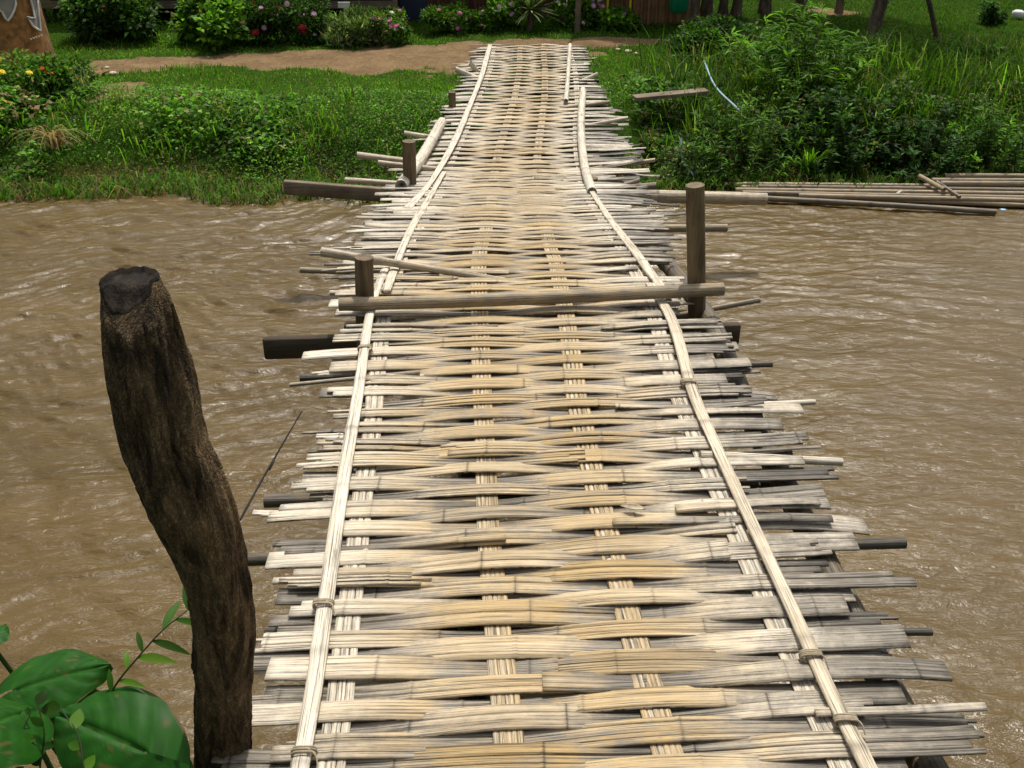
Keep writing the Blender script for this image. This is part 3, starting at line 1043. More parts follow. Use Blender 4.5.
def blades(mb, P, h, w, lean, col, droop=.4):
    n = len(P)
    a = RNG.uniform(0, 2 * PI, n)
    d = np.stack([np.cos(a), np.sin(a), np.zeros(n)], 1)
    sd = np.stack([-np.sin(a + RNG.normal(0, .8, n)), np.cos(a), np.zeros(n)], 1)
    h = np.broadcast_to(h, (n,))[:, None]; w = np.broadcast_to(w, (n,))[:, None]
    le = np.broadcast_to(lean, (n,))[:, None]
    up = np.array([[0, 0, 1.0]])
    m = P + up * h * .6 + d * h * le * .4
    t = P + up * h * (1 - droop * le) + d * h * le * 1.1
    V = np.stack([P - sd * w * .5, P + sd * w * .5, m + sd * w * .42, m - sd * w * .42, t], 1).reshape(-1, 3)
    k = np.arange(n)[:, None] * 5
    mb.add(V, k + [0, 1, 2, 3], k + [3, 2, 4], np.repeat(col, 5, axis=0))


def scatter(n, x0, x1, y0, y1, dens=None):
    x = RNG.uniform(x0, x1, n); y = RNG.uniform(y0, y1, n)
    if dens is not None:
        k = RNG.random(n) < dens(x, y)
        x, y = x[k], y[k]
    return x, y


def on_bridge(x, y):
    return ((x > xel(y) - .0) & (x < xer(y) + .0) & (y < Y_END)).astype(float)


def veg_ok(x, y):
    z = ground_z(x, y)
    return (z > .01) * (1 - sstep(.15, .6, path_mask(x, y))) * (1 - on_bridge(x, y))


# short turf everywhere on the far side
mb = MB()
x, y = scatter(420000, -9, 11, 8.2, 17.5, lambda x, y: veg_ok(x, y) * (.35 + .65 * fbm(x * 1.2, y * 1.2, 71)))
z = ground_z(x, y) - .01
tone = fbm(x * .7, y * .7, 72) + (fbm(x * 3, y * 3, 73) - .5) * .5
n = len(x)
cb = pick_cols(n, 'bright'); cm = pick_cols(n, 'mid')
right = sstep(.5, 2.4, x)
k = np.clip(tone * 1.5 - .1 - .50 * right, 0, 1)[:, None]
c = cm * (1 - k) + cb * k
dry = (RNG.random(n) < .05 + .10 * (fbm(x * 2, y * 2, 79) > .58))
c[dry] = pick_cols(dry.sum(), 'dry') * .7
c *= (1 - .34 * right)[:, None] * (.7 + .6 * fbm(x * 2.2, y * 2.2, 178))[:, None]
h = RNG.uniform(.02, .055, n) + .045 * np.clip(fbm(x * 1.5, y * 1.5, 75) - .45, 0, 1) * 4 * RNG.random(n)
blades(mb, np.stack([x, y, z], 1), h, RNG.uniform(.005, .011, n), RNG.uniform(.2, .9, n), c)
tag(mb.build('lawn_grass', M['grass']), 'short green turf covering the far bank beside the dirt path', 'grass', kind='stuff')

# leafy creepers and weeds over the river slope
mb = MB()
def cover_h(x, y):
    fl = far_line(x)
    r_ = sstep(.6, 2.2, x)
    band = (1 - sstep(1.2 + r_ * 1.4 + 1.0 * (fbm(x * .9, y * .6, 207) - .5), 2.2 + r_ * 1.8, y - fl))
    h = .05 + .42 * np.clip(fbm(x * 1.9, y * 1.9, 81) - .30, 0, 1) * (1 + .6 * r_)
    h = h * band * (1 - .75 * np.exp(-((x - (xel(y) + xer(y)) / 2) / 1.0) ** 4))
    return h
x, y = scatter(300000, -8.5, 10, 8.25, 12.6, lambda x, y: (1 - on_bridge(x, y)) * (cover_h(x, y) > .04) * (ground_z(x, y) > -.06) * (1 - sstep(.15, .6, path_mask(x, y)))
               * (.25 + .75 * sstep(.3, .62, fbm(x * 3.1, y * 3.1, 83))))
n = len(x)
hh = cover_h(x, y)
z = ground_z(x, y) + hh * (1 - RNG.random(n) ** 2 * .8)
tone = fbm(x * 1.1, y * 1.1, 85)
right = sstep(.4, 2.0, x)
c = pick_cols(n, 'mid', .35)
b_ = (RNG.random(n) < (.25 + 1.2 * np.clip(tone - .42, 0, 1)) * (1 - .62 * right))
c[b_] = pick_cols(b_.sum(), 'bright')
y_ = RNG.random(n) < .035
c[y_] = pick_cols(y_.sum(), 'yellow')
br = RNG.random(n) < (.06 + .35 * sstep(.50, .66, fbm(x * 1.7 + 3, y * 2.6, 205))) * (1 - sstep(.9, 1.5, y - far_line(x)))
c[br] = pick_cols(br.sum(), 'dry') * .7
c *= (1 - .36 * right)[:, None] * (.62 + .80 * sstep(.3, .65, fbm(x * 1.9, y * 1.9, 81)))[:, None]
ax = RNG.normal(0, 1, (n, 3)); ax[:, 2] = RNG.normal(-.1, .5, n)
nr_ = np.stack([RNG.normal(0, .45, n), RNG.normal(-.35, .45, n), np.ones(n)], 1)
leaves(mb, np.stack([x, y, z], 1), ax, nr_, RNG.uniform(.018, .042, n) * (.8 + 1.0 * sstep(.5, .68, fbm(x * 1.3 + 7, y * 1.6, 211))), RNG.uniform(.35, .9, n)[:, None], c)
tag(mb.build('ground_cover', M['leaf']), 'tangled leafy creepers and weeds covering the river slope', 'weeds', kind='stuff')

# taller grass on the slope and the right bank
mb = MB()
x, y = scatter(60000, -8.5, 10, 8.35, 12.2, lambda x, y: veg_ok(x, y) * (cover_h(x, y) > .07) * (.12 + .9 * sstep(.5, .72, fbm(x * 1.7, y * 1.7, 91)) + .25 * sstep(1.5, 2.6, x)))
n = len(x); right = sstep(.4, 2.0, x)
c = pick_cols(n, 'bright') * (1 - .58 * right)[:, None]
d_ = RNG.random(n) < .10
c[d_] = pick_cols(d_.sum(), 'dry') * .6
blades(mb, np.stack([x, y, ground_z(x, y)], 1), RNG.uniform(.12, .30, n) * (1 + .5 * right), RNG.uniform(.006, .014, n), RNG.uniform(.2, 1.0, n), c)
x, y = scatter(17000, 1.2, 9.5, 8.9, 11.6, lambda x, y: veg_ok(x, y) * (.10 + .9 * sstep(.48, .62, fbm(x * 2.3, y * 2.3, 191))) * sstep(1.2, 2.4, x))
n = len(x)
c = pick_cols(n, 'bright') * RNG.uniform(.4, 1.0, (n, 1)); d_ = RNG.random(n) < .12; c[d_] = pick_cols(d_.sum(), 'pale')
blades(mb, np.stack([x, y, ground_z(x, y)], 1), RNG.uniform(.25, .60, n), RNG.uniform(.008, .016, n), RNG.uniform(.1, .8, n), c)
# fringe hanging over the water
x = RNG.uniform(-8.5, 10, 16000); y = far_line(x) + RNG.uniform(-.12, .35, 16000)
k = on_bridge(x, y) < .5; x, y = x[k], y[k]; n = len(x)
right = sstep(.4, 2.0, x)
c = pick_cols(n, 'mid') * (1 - .3 * right)[:, None]; d_ = RNG.random(n) < .22; c[d_] = pick_cols(d_.sum(), 'dry') * .55
blades(mb, np.stack([x, y, np.maximum(ground_z(x, y), -.02)], 1), RNG.uniform(.08, .24, n), RNG.uniform(.006, .013, n), RNG.uniform(.3, 1.2, n), c, .7)
tag(mb.build('tall_grass', M['grass']), 'long arching grass blades along the far water line', 'grass', kind='stuff')

# near bank grass (mostly out of frame)
mb = MB()
x, y = scatter(30000, -5, 5, -3, 1.5, lambda x, y: (1 - on_bridge(x, y)) * (np.abs(x) > .3))
n = len(x)
blades(mb, np.stack([x, y, ground_z(x, y)], 1), RNG.uniform(.03, .10, n), RNG.uniform(.004, .008, n), RNG.uniform(.2, .9, n), pick_cols(n, 'mid'))
tag(mb.build('near_bank_grass', M['grass']), 'grass on the near bank below the plants and stump', 'grass', kind='stuff')


FLOWER_MESH = {}
def flower_mesh(key, col, heart, petals=9, r=.03):
    if key in FLOWER_MESH: return FLOWER_MESH[key]
    mb = MB()
    for ring_, (rr_, lift) in enumerate(((1, .1), (.72, .45))):
        th = np.arange(petals) * 2 * PI / petals + ring_ * .3
        ax = np.stack([np.cos(th), np.sin(th), np.full(petals, lift)], 1)
        P = np.zeros((petals, 3)) + [0, 0, .002 * ring_]
        leaves(mb, P, ax, np.tile([0, 0, 1.0], (petals, 1)), r * rr_, .55, np.tile(col, (petals, 1)) * RNG.uniform(.8, 1.1, (petals, 1)))
    th = np.linspace(0, 2 * PI, 7)[:-1]
    V = np.vstack([np.stack([np.cos(th) * r * .22, np.sin(th) * r * .22, np.full(6, r * .15)], 1), [[0, 0, r * .4]]])
    mb.add(V, None, [(q, (q + 1) % 6, 6) for q in range(6)], np.tile(heart, (7, 1)))
    o = mb.build('flower', M['petal'])
    me = o.data
    bpy.data.objects.remove(o)
    FLOWER_MESH[key] = me
    return me


def add_flower(parent, mesh, p, sc=1.0):
    o = bpy.data.objects.new('flower', mesh); COL.objects.link(o)
    o.parent = parent
    o.location = Vector(p) - parent.location
    o.rotation_euler = (R(random.uniform(10, 75)), random.uniform(-.4, .4), random.uniform(-.7, .7))
    o.scale = (sc,) * 3
    return o


PINK = ((.60, .16, .36), (.6, .5, .2)); LILAC = ((.62, .38, .60), (.6, .5, .3)); RED = ((.45, .012, .03), (.3, .1, .02))
ORANGE = ((.72, .16, .02), (.5, .12, .02)); YELLOW = ((.85, .68, .03), (.8, .45, .02)); WHITE = ((.75, .75, .68), (.7, .6, .2))


def foot(px, row):
    z = .44
    for _ in range(12):
        p = at(px, row, z=z); z = .5 * z + .5 * max(0.0, float(ground_z(p[0], p[1])))
    return float(p[1])


def bush(name, label, cat, px0, px1, row_top, row_base, n, lsize, pal, asp=.5, ry=.35, flowers=(), pal2=None, f2=.3,
         group=None, lumps=16, updir=0.0, zbase=None, y=None, shape=.8, leafmat='leaf'):
    """a leafy shrub seen between the given pixels, standing on the ground"""
    if y is None:
        yb = foot((px0 + px1) / 2, row_base)
    else:
        yb = y
    pc = at((px0 + px1) / 2, row_base, y=yb)
    xl = at(px0, row_base, y=yb)[0]; xr = at(px1, row_base, y=yb)[0]
    cx = (xl + xr) / 2; rx = (xr - xl) / 2
    yc = yb + ry
    gz = float(ground_z(cx, yc))
    zt = at(512, row_top, y=yc)[2]
    hgt = max(.12, zt - gz)
    root = thing(name, label, cat, (cx, yc, gz), group)
    # lumps of foliage spread through an uneven volume
    LP = []
    for k in range(lumps):
        a = random.uniform(0, 2 * PI); q = math.sqrt(random.random())
        lx = math.cos(a) * q * .72; ly = math.sin(a) * q * .72
        lz = random.uniform(.12, 1) * (1 - .30 * q ** 3) * random.uniform(.75, 1)
        LP.append((cx + lx * rx, yc + ly * ry, gz + lz * hgt * .84, random.uniform(.20, .36)))
    LP = np.array(LP)
    i = RNG.integers(0, lumps, n)
    d = unit(RNG.normal(0, 1, (n, 3)))
    rad = RNG.random(n) ** .45 * np.where(RNG.random(n) < .12, RNG.uniform(1, 1.6, n), 1)
    sc = np.stack([np.full(n, rx), np.full(n, ry), np.full(n, hgt * .55)], 1)
    P = LP[i, :3] + d * (rad * LP[i, 3])[:, None] * sc * 1.05
    P[:, 2] = np.maximum(P[:, 2], gz + .01)
    c = pick_cols(n, pal)
    if pal2:
        m = RNG.random(n) < f2 * (.3 + 1.4 * (P[:, 2] - gz) / hgt)
        c[m] = pick_cols(m.sum(), pal2)
    shade = .55 + .55 * np.clip((P[:, 2] - gz) / hgt, 0, 1)
    old = RNG.random(n) < .03
    c[old] = pick_cols(old.sum(), 'dry') * .6
    lumpv = RNG.uniform(.6, 1.35, lumps)[i]
    c = c * lumpv[:, None]
    ax = d * 1.0 + RNG.normal(0, .5, (n, 3)); ax[:, 2] += updir
    nr_ = d * .6 + np.array([0, -.1, .8]) + RNG.normal(0, .3, (n, 3))
    mb = MB()
    leaves(mb, P, ax, nr_, RNG.uniform(.65, 1.25, n) * lsize, asp, c)
    mb.build('foliage', M[leafmat], root)
    mb = MB()
    for k in range(7):
        l = LP[k % lumps]
        P_ = resample([(cx + random.uniform(-.25, .25) * rx, yc, gz - .03), ((cx + l[0]) / 2, (yc + l[1]) / 2, gz + hgt * .35), l[:3]], 8)
        tube(mb, P_, np.linspace(.010, .004, 8), 6, (0, .6, .3))
    mb.build('stem', M['trunk'], root)
    for (key, cnt, r) in flowers:
        cols = dict(pink=PINK, lilac=LILAC, red=RED, orange=ORANGE, yellow=YELLOW, white=WHITE)[key]
        me = flower_mesh((key, r), cols[0], cols[1], r=r)
        for q in range(cnt):
            l = LP[random.randrange(lumps)]
            a = random.uniform(-PI * .95, -PI * .05); el = random.uniform(.1, 1.2)
            p = (l[0] + math.cos(a) * math.cos(el) * rx * l[3] * 1.05, l[1] + math.sin(a) * math.cos(el) * ry * l[3] * 1.05 - .02,
                 l[2] + math.sin(el) * hgt * .58 * l[3])
            add_flower(root, me, p, random.uniform(.75, 1.2))
    return root


def stem_clump(name, label, cat, px0, px1, row_top, row_base, stems, per, ln, asp, pal, pal2, ry=.4, lean=.25, group=None):
    """loose upright clump: leafy stems of uneven height, open at the top"""
    yb = foot((px0 + px1) / 2, row_base)
    xl = at(px0, row_base, y=yb)[0]; xr = at(px1, row_base, y=yb)[0]
    cx, rx = (xl + xr) / 2, (xr - xl) / 2
    yc = yb + ry; gz = float(ground_z(cx, yc))
    hgt = at(512, row_top, y=yc)[2] - gz
    root = thing(name, label, cat, (cx, yc, gz), group)
    sm, fm = MB(), MB()
    for k in range(stems):
        a = random.uniform(0, 2 * PI); q = math.sqrt(random.random())
        bx, by = cx + math.cos(a) * q * rx * .8, yc + math.sin(a) * q * ry * .8
        bz = float(ground_z(bx, by))
        h = hgt * (1 - .45 * q ** 2) * random.uniform(.5, 1.12)
        tx, ty = bx + (bx - cx) * lean + random.gauss(0, .10), by + (by - yc) * lean + random.gauss(0, .08)
        P = resample([(bx, by, bz - .03), ((bx + tx) / 2 - (tx - bx) * .12, (by + ty) / 2, bz + h * .55), (tx, ty, bz + h)], 14)
        tube(sm, P, np.linspace(.007, .002, 14), 5, (0, .6, .3))
        n = int(per * random.uniform(.6, 1.3))
        t = RNG.uniform(.12, 1, n) ** .8
        pos = np.stack([np.interp(t * 13, np.arange(14), P[:, c_]) for c_ in range(3)], 1)
        ang = RNG.uniform(0, 2 * PI, n)
        ax = np.stack([np.cos(ang), np.sin(ang), RNG.uniform(-.15, 1.0, n)], 1)
        tone = random.uniform(.6, 1.25)
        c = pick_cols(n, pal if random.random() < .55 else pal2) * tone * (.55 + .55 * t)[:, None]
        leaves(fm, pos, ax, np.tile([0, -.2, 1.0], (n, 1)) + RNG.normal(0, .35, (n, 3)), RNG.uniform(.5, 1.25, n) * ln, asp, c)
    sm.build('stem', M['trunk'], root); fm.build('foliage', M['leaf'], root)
    return root


G = 'garden shrubs behind the dirt path'
bush('marigold_bush', 'low dark-green bush dotted with yellow and orange marigolds, below the painted pillar', 'flower bush',
     -40, 86, 44, 106, 8500, .055, 'mid', .5, .45, (('orange', 22, .030), ('yellow', 16, .034)), 'bright', .5, lumps=34)
bush('round_shrub', 'large dark round-leafed shrub right of the painted pillar', 'shrub', 50, 160, -30, 50, 9000, .085, 'dark', .55, .6, (), 'mid', .6, G, 30)
bush('broadleaf_shrub', 'bright-green broad-leafed shrub in front of the low wooden platform', 'shrub', 160, 250, -25, 54, 5200, .085, 'mid', .7, .5, (), 'bright', .6, G, 26, .1)
bush('red_flower_shrub', 'dark shrub with deep red flower heads low down, left of the pale shrub', 'flower bush', 228, 330, -24, 50, 7200, .060, 'dark', .5, .5,
     (('red', 10, .055), ('lilac', 12, .035)), 'mid', .6, G, 28, .3)
bush('variegated_shrub', 'pale grey-green spiky-leaved shrub beside the path', 'shrub', 318, 388, 4, 49, 4600, .095, 'pale', .18, .35, (), 'mid', .3, G, 20, 1.0)
bush('pink_flower_shrub', 'small shrub with pink and white flowers just left of the dark blue door', 'flower bush', 362, 412, 2, 47, 2800, .045, 'mid', .5, .3,
     (('pink', 14, .034), ('white', 12, .032)), 'bright', .5, G, 18, .3)
bush('pink_flower_shrub', 'dark shrub with scattered pink flowers right of the dark blue door', 'flower bush', 418, 488, -4, 37, 4600, .050, 'mid', .5, .35,
     (('pink', 14, .034),), 'bright', .3, G, 20, .3)
bush('lilac_flower_shrub', 'shrub with lilac flowers directly left of the spiky yucca', 'flower bush', 478, 524, -12, 35, 3200, .050, 'mid', .5, .35,
     (('lilac', 12, .034),), 'bright', .4, G, 16, .3)
bush('lilac_flower_shrub', 'shrub thick with lilac flowers between the yucca and the thin post', 'flower bush', 540, 608, -14, 34, 4600, .050, 'mid', .5, .35,
     (('lilac', 24, .036), ('pink', 8, .034)), 'bright', .5, G, 20, .3)
bush('broadleaf_shrub', 'small pale-leaved shrub against the bamboo house wall', 'shrub', 590, 642, 4, 34, 2600, .07, 'mid', .7, .3, (('lilac', 5, .03),), 'bright', .6, G, 16)
bush('dark_shrub', 'low wide dark-green shrub with a few white flowers right of the dark post', 'shrub', 664, 795, 14, 64, 9500, .055, 'dark', .6, .55,
     (('white', 8, .04),), 'mid', .5, None, 34)
stem_clump('reed_clump', 'tall bright yellow-green leafy clump left of the leaning tree trunk', 'bush', 752, 872, 10, 122, 70, 60, .13, .17, 'bright', 'mid', .6, .35)
stem_clump('weed_clump', 'bushy light-green weed clump low on the right bank above the left end of the raft', 'weeds', 690, 800, 96, 188, 60, 45, .085, .2, 'mid', 'bright', .35, .4)
stem_clump('weed_clump', 'dark weed thicket on the right bank between the yellow-green clump and the raft', 'weeds', 785, 905, 96, 186, 75, 80, .070, .35, 'dark', 'mid', .45, .3)
stem_clump('weed_clump', 'deep shadowed weed thicket right of the first dark thicket, above the middle of the raft', 'weeds', 885, 975, 112, 188, 60, 80, .065, .35, 'dark', 'dark', .35, .3)
stem_clump('weed_clump', 'leafy weeds above the raft at the right edge of the photo', 'weeds', 955, 1075, 116, 190, 65, 60, .075, .25, 'mid', 'bright', .35, .4)
bush('weed_clump', 'low grey-green leafy weed patch at the water edge behind the tall post', 'weeds', 650, 725, 140, 190, 3000, .045, 'mid', .4, .25, (), 'pale', .5, None, 22, .4)
bush('small_shrub', 'small dark shrub standing alone on the lawn at the top right', 'shrub', 980, 1014, -6, 26, 1200, .05, 'dark', .6, .2, (), 'mid', .3, None, 12)
bush('sapling_weed', 'small bright upright weed on the dark right bank below the leaning pole', 'weeds', 900, 930, 66, 96, 300, .085, 'yellow', .3, .12, (), 'bright', .5, None, 6, .6)





# yucca
def spiky(name, label, cat, px, row_base, n, ln, w, pal, hgt):
    yb = at(512, row_base, z=.44)[1]
    p = at(px, row_base, y=yb)
    root = thing(name, label, cat, (p[0], yb, float(ground_z(p[0], yb))))
    gz = root.location.z
    mb = MB()
    for k in range(n):
        a = random.uniform(0, 2 * PI); el = random.uniform(-.15, 1.45)
        l = ln * random.uniform(.75, 1.1)
        d = np.array([math.cos(a) * math.cos(el), math.sin(a) * math.cos(el), math.sin(el)])
        c0 = np.array([p[0], yb, gz + hgt])
        t = np.linspace(0, 1, 7)[:, None]
        P = c0 + d * l * t + np.array([0, 0, -1]) * l * .22 * t ** 2 * (1 - .6 * math.sin(max(el, 0)))
        sd = np.cross(d, [0, 0, 1.0]); sd /= np.linalg.norm(sd) + 1e-6
        prof = np.array([.5, .9, 1, .95, .75, .45, .04])
        c = np.array(GREENS[pal][k % 3]) * random.uniform(.8, 1.2)
        vL = P - sd * (w * prof / 2)[:, None]; vR = P + sd * (w * prof / 2)[:, None]; 
        V = np.empty((14, 3)); V[0::2] = vL; V[1::2] = vR
        mb.add(V, [(2 * q, 2 * q + 1, 2 * q + 3, 2 * q + 2) for q in range(6)], None, c)
    mb.build('foliage', M['leaf'], root)
    mb = MB(); tube(mb, resample([(p[0], yb, gz - .05), (p[0] + .01, yb, gz + hgt * .6), (p[0], yb, gz + hgt)], 8), np.linspace(.045, .035, 8), 10, bumpy=.1)
    mb.build('stem', M['trunk'], root)


spiky('yucca', 'spiky pale yucca with narrow radiating leaves beyond the end of the bridge', 'yucca', 530, 31, 110, .46, .034, 'pale', .24)

# dried grass tuft and fresh tufts on the left slope
def tuft(name, label, px, row, n, h, pal, lean=.9, w=.010, fall=.0):
    yb = at(512, row, z=.30)[1]
    p = at(px, row, y=yb)
    gz = float(ground_z(p[0], yb)) + .20
    mb = MB()
    for k in range(n):
        a = random.uniform(0, 2 * PI); l = h * random.uniform(.5, 1.15)
        t = np.linspace(0, 1, 8)[:, None]
        d = np.array([math.cos(a), math.sin(a) * .7 - .25, 0]) * random.uniform(.3, 1) * lean
        P = np.array([p[0], yb, gz]) + [random.gauss(0, .03), random.gauss(0, .03), 0] + d * l * t ** 1.3 + np.array([0, 0, 1]) * l * (t * .9 - (.75 + fall) * t ** 2.2 * min(1, lean))
        c = np.array(GREENS[pal][k % 3]) * random.uniform(.7, 1.2)
        sd = np.array([-d[1], d[0], 0]); sd = sd / (np.linalg.norm(sd) + 1e-6)
        ww = w * np.array([.6, 1, 1, .95, .85, .7, .45, .05])
        V = np.empty((16, 3)); V[0::2] = P - sd * ww[:, None] / 2; V[1::2] = P + sd * ww[:, None] / 2
        mb.add(V, [(2 * q, 2 * q + 1, 2 * q + 3, 2 * q + 2) for q in range(7)], None, c)
    return tag(mb.build(name, M['grass'], None, (p[0], yb, gz)), label, 'grass tuft')


tuft('dry_grass_tuft', 'straw-coloured dried grass tuft drooping on the slope at the far left', 56, 146, 60, .60, 'dry', .75, .014, .35)
tuft('grass_tuft', 'light-green arching grass tuft high on the left slope', 92, 122, 24, .30, 'pale', .5, .014)
tuft('grass_tuft', 'tall pale grass tuft in front of the dark white-flowered shrub', 775, 92, 22, .45, 'pale', .35, .018)
tuft('grass_tuft', 'bright arching grass tuft left of the leafy yellow-green clump', 745, 118, 50, .36, 'yellow', .6, .014)
tuft('grass_tuft', 'long green reed tuft at the foot of the leafy yellow-green clump', 812, 150, 50, .50, 'bright', .5, .014)
tuft('grass_tuft', 'grey-green tuft at the base of the leaning tree trunk', 862, 84, 26, .42, 'pale', .5, .012)
tuft('grass_tuft', 'bright grass tuft against the right edge of the bridge deck', 632, 150, 50, .26, 'yellow', .7, .010)
tuft('grass_tuft', 'green grass tuft overhanging the water at the far left corner of the bank', 18, 196, 40, .30, 'bright', .8, .012)

# ------------------------------------------------------------------ far bank furniture
def board(name, label, cat, p0, p1, w, t, mat):
    mid = (p0 + p1) / 2; dv = p1 - p0; ln = float(np.linalg.norm(dv))
    mb = MB(); box(mb, (0, 0, 0), (ln, w, t))
    o = mb.build(name, M[mat], None, (0, 0, 0), False)
    o.location = mid; o.rotation_euler = (0, -math.asin(dv[2] / ln), math.atan2(dv[1], dv[0]))
    return tag(o, label, cat)


a = at(634, 98, z=.58); b = at(707, 91, z=.60)
board('plank', 'weathered brown board lying in the grass right of the bridge', 'plank', a, b, .13, .035, 'grey_wood')


def pipe(px0, r0, px1, r1, label, z0=.66, z1=.66):
    a = at(px0, r0, z=z0); b = at(px1, r1, z=z1)
    mb = MB()
    tube(mb, resample([a, (a + b) / 2 + [-.04, 0, -.03], b], 24), .009, 10, (.5, .2, 0))
    tag(mb.build('plastic_pipe', M['pvc'], None, tuple(a), True), label, 'pipe')


pipe(704, 61, 739, 110, 'pale blue plastic pipe running down the grassy right bank')
pipe(681, 138, 694, 176, 'short grey-blue pipe end dropping to the water behind the tall post', .38, .10)

# leaning pole
p0 = at(944, 64, z=.42); p1 = at(919, -30, y=p0[1] + .25)
mb = MB(); tube(mb, resample([p0 - [0, 0, .1], (p0 + p1) / 2 + [.01, 0, 0], p1 + (p1 - p0) * .35], 30), np.linspace(.030, .026, 30), 10, bumpy=.04)
tag(mb.build('leaning_pole', M['dark_wood'], None, tuple(p0)), 'thin dark pole leaning over the lawn at the top right', 'pole')


def crown_mesh(root, c, r, n, pal, ls):
    lumps = 26
    LP = np.array([(c[0] + random.gauss(0, .42) * r[0], c[1] + random.gauss(0, .42) * r[1], c[2] + random.gauss(0, .35) * r[2], random.uniform(.25, .42)) for _ in range(lumps)])
    i = RNG.integers(0, lumps, n); d = unit(RNG.normal(0, 1, (n, 3)))
    P = LP[i, :3] + d * (RNG.random(n) ** .4 * LP[i, 3])[:, None] * np.array(r)
    mb = MB()
    ax = d + RNG.normal(0, .6, (n, 3)); ax[:, 2] -= .3
    leaves(mb, P, ax, d + [0, 0, .6], RNG.uniform(.7, 1.2, n) * ls, .45, pick_cols(n, pal) * RNG.uniform(.7, 1.2, lumps)[i][:, None])
    mb.build('crown', M['leaf'], root)
    return LP


def tree(label, px, row, r0, lean, ht, crown_r, n, pal='mid', ls=.13, name='tree', group='trees behind the far bank'):
    yb = at(512, row, z=.46)[1]
    p = at(px, row, y=yb); gz = float(ground_z(p[0], yb))
    root = thing(name, label, 'tree', (p[0], yb, gz), group)
    top = np.array([p[0] + lean[0], yb + lean[1], gz + ht])
    base = np.array([p[0], yb, gz - .1])
    mb = MB()
    P = resample([base, base * .6 + top * .4 + [random.gauss(0, .04), 0, 0], top], 40)
    rad = np.linspace(r0, r0 * .5, 40); rad[:4] *= np.array([1.5, 1.3, 1.15, 1.05])
    tube(mb, P, rad, 20, bumpy=.09, seed=random.randint(0, 99), ridge=.1)
    LP = crown_mesh(root, top + [0, 0, crown_r[2] * .4], crown_r, n, pal, ls)
    for k in range(8):
        l = LP[k]
        tube(mb, resample([P[30 + k], (P[30 + k] + l[:3]) / 2 + [0, 0, .1], l[:3]], 10), np.linspace(r0 * .4, .012, 10), 8, bumpy=.08)
    mb.build('trunk', M['trunk'], root)
    return root


tree('stout grey-brown tree trunk leaning right on the far bank', 868, 50, .088, (.50, .3), 2.9, (1.1, .9, .7), 7000)
tree('straight pale tree trunk right of the green bin', 706, 14, .085, (.05, .3), 3.3, (1.1, .9, .8), 5000)
tree('slim tree trunk, second to the right of the green bin', 723, 14, .065, (-.1, .3), 3.0, (.8, .9, .7), 3500)
tree('slim tree trunk, third to the right of the green bin', 736, 14, .07, (.1, .2), 3.1, (.8, .9, .7), 3500)
tree('tree trunk standing apart in the shade above the dark shrub', 764, 13, .085, (.1, .3), 3.3, (1.1, .9, .8), 5000)
tree('forked brown tree trunk left of the leafy yellow-green clump', 800, 12, .085, (.15, .3), 3.1, (1.1, .9, .8), 5000)
tree('thin dark tree trunk behind the leafy yellow-green clump', 839, 11, .055, (.1, .3), 3.0, (1.0, .9, .7), 4000)

# posts at the top
def small_post(label, px, row, r, ht, mat='grey_wood', name='wooden_post'):
    yb = at(512, row, z=.45)[1]; p = at(px, row, y=yb); gz = float(ground_z(p[0], yb))
    mb = MB(); tube(mb, resample([(p[0], yb, gz - .1), (p[0] + .01, yb, gz + ht * .5), (p[0], yb, gz + ht)], 24), np.linspace(r * 1.1, r, 24), 12, bumpy=.05, seed=int(px))
    tag(mb.build(name, M[mat], None, (p[0], yb, gz)), label, 'post')


small_post('thin grey wooden post right of the lilac shrub by the path', 577, 32, .035, 1.3)
small_post('thick dark wooden post in front of the green bin', 691, 40, .065, 1.8, 'trunk')
small_post('slim post standing among the pink flowers left of the blue door', 396, 30, .03, 1.3)

# painted pillar
def lathe(mb, c, prof, seg=48, noise_=.0):
    th = np.linspace(0, 2 * PI, seg, endpoint=False)
    V = []
    for (r, z) in prof:
        rn = r * (1 + noise_ * (fbm(np.cos(th) * 2 + z * 3, np.sin(th) * 2 + 4, 5) - .5) * 2)
        V.append(np.stack([c[0] + rn * np.cos(th), c[1] + rn * np.sin(th), np.full(seg, c[2] + z)], 1))
    n = len(prof); V = np.vstack(V)
    i = np.arange(n - 1)[:, None] * seg; j = np.arange(seg)[None, :]; j2 = (j + 1) % seg
    Q = np.stack([i + j, i + j2, i + seg + j2, i + seg + j], -1).reshape(-1, 4)
    T_ = [((n - 1) * seg, (n - 1) * seg + q, (n - 1) * seg + q + 1) for q in range(1, seg - 1)]
    mb.add(V, Q, T_)


yb = 12.0
pc = at(-4, 50, y=yb); cz = float(ground_z(pc[0], yb))
pil = thing('painted_pillar', 'ochre clay pillar painted with grey shapes outlined in white, behind the marigolds', 'pillar', (pc[0], yb, cz))
prof = [(.62, -.1), (.61, .0), (.60, .2), (.585, .45), (.575, .7), (.565, 1.0), (.56, 1.3), (.54, 1.5), (.42, 1.58), (.1, 1.6)]
onemesh(lambda m: lathe(m, (pc[0], yb, cz), prof, 64, .02), 'pillar_body', M['clay'], pil)
def on_pillar(px, row, lift):
    """point on the pillar's skin seen at a pixel"""
    o = np.array([0, 0, CAM_H]); d = at(px, row, y=1.0) - o
    best = 1e9
    for t in np.linspace(yb - .9, yb + .2, 400):
        p = o + d * t
        r = np.interp(p[2] - cz, [q[1] for q in prof], [q[0] for q in prof]) * 1.0 + lift
        if np.hypot(p[0] - pc[0], p[1] - yb) < r: return p
    return p
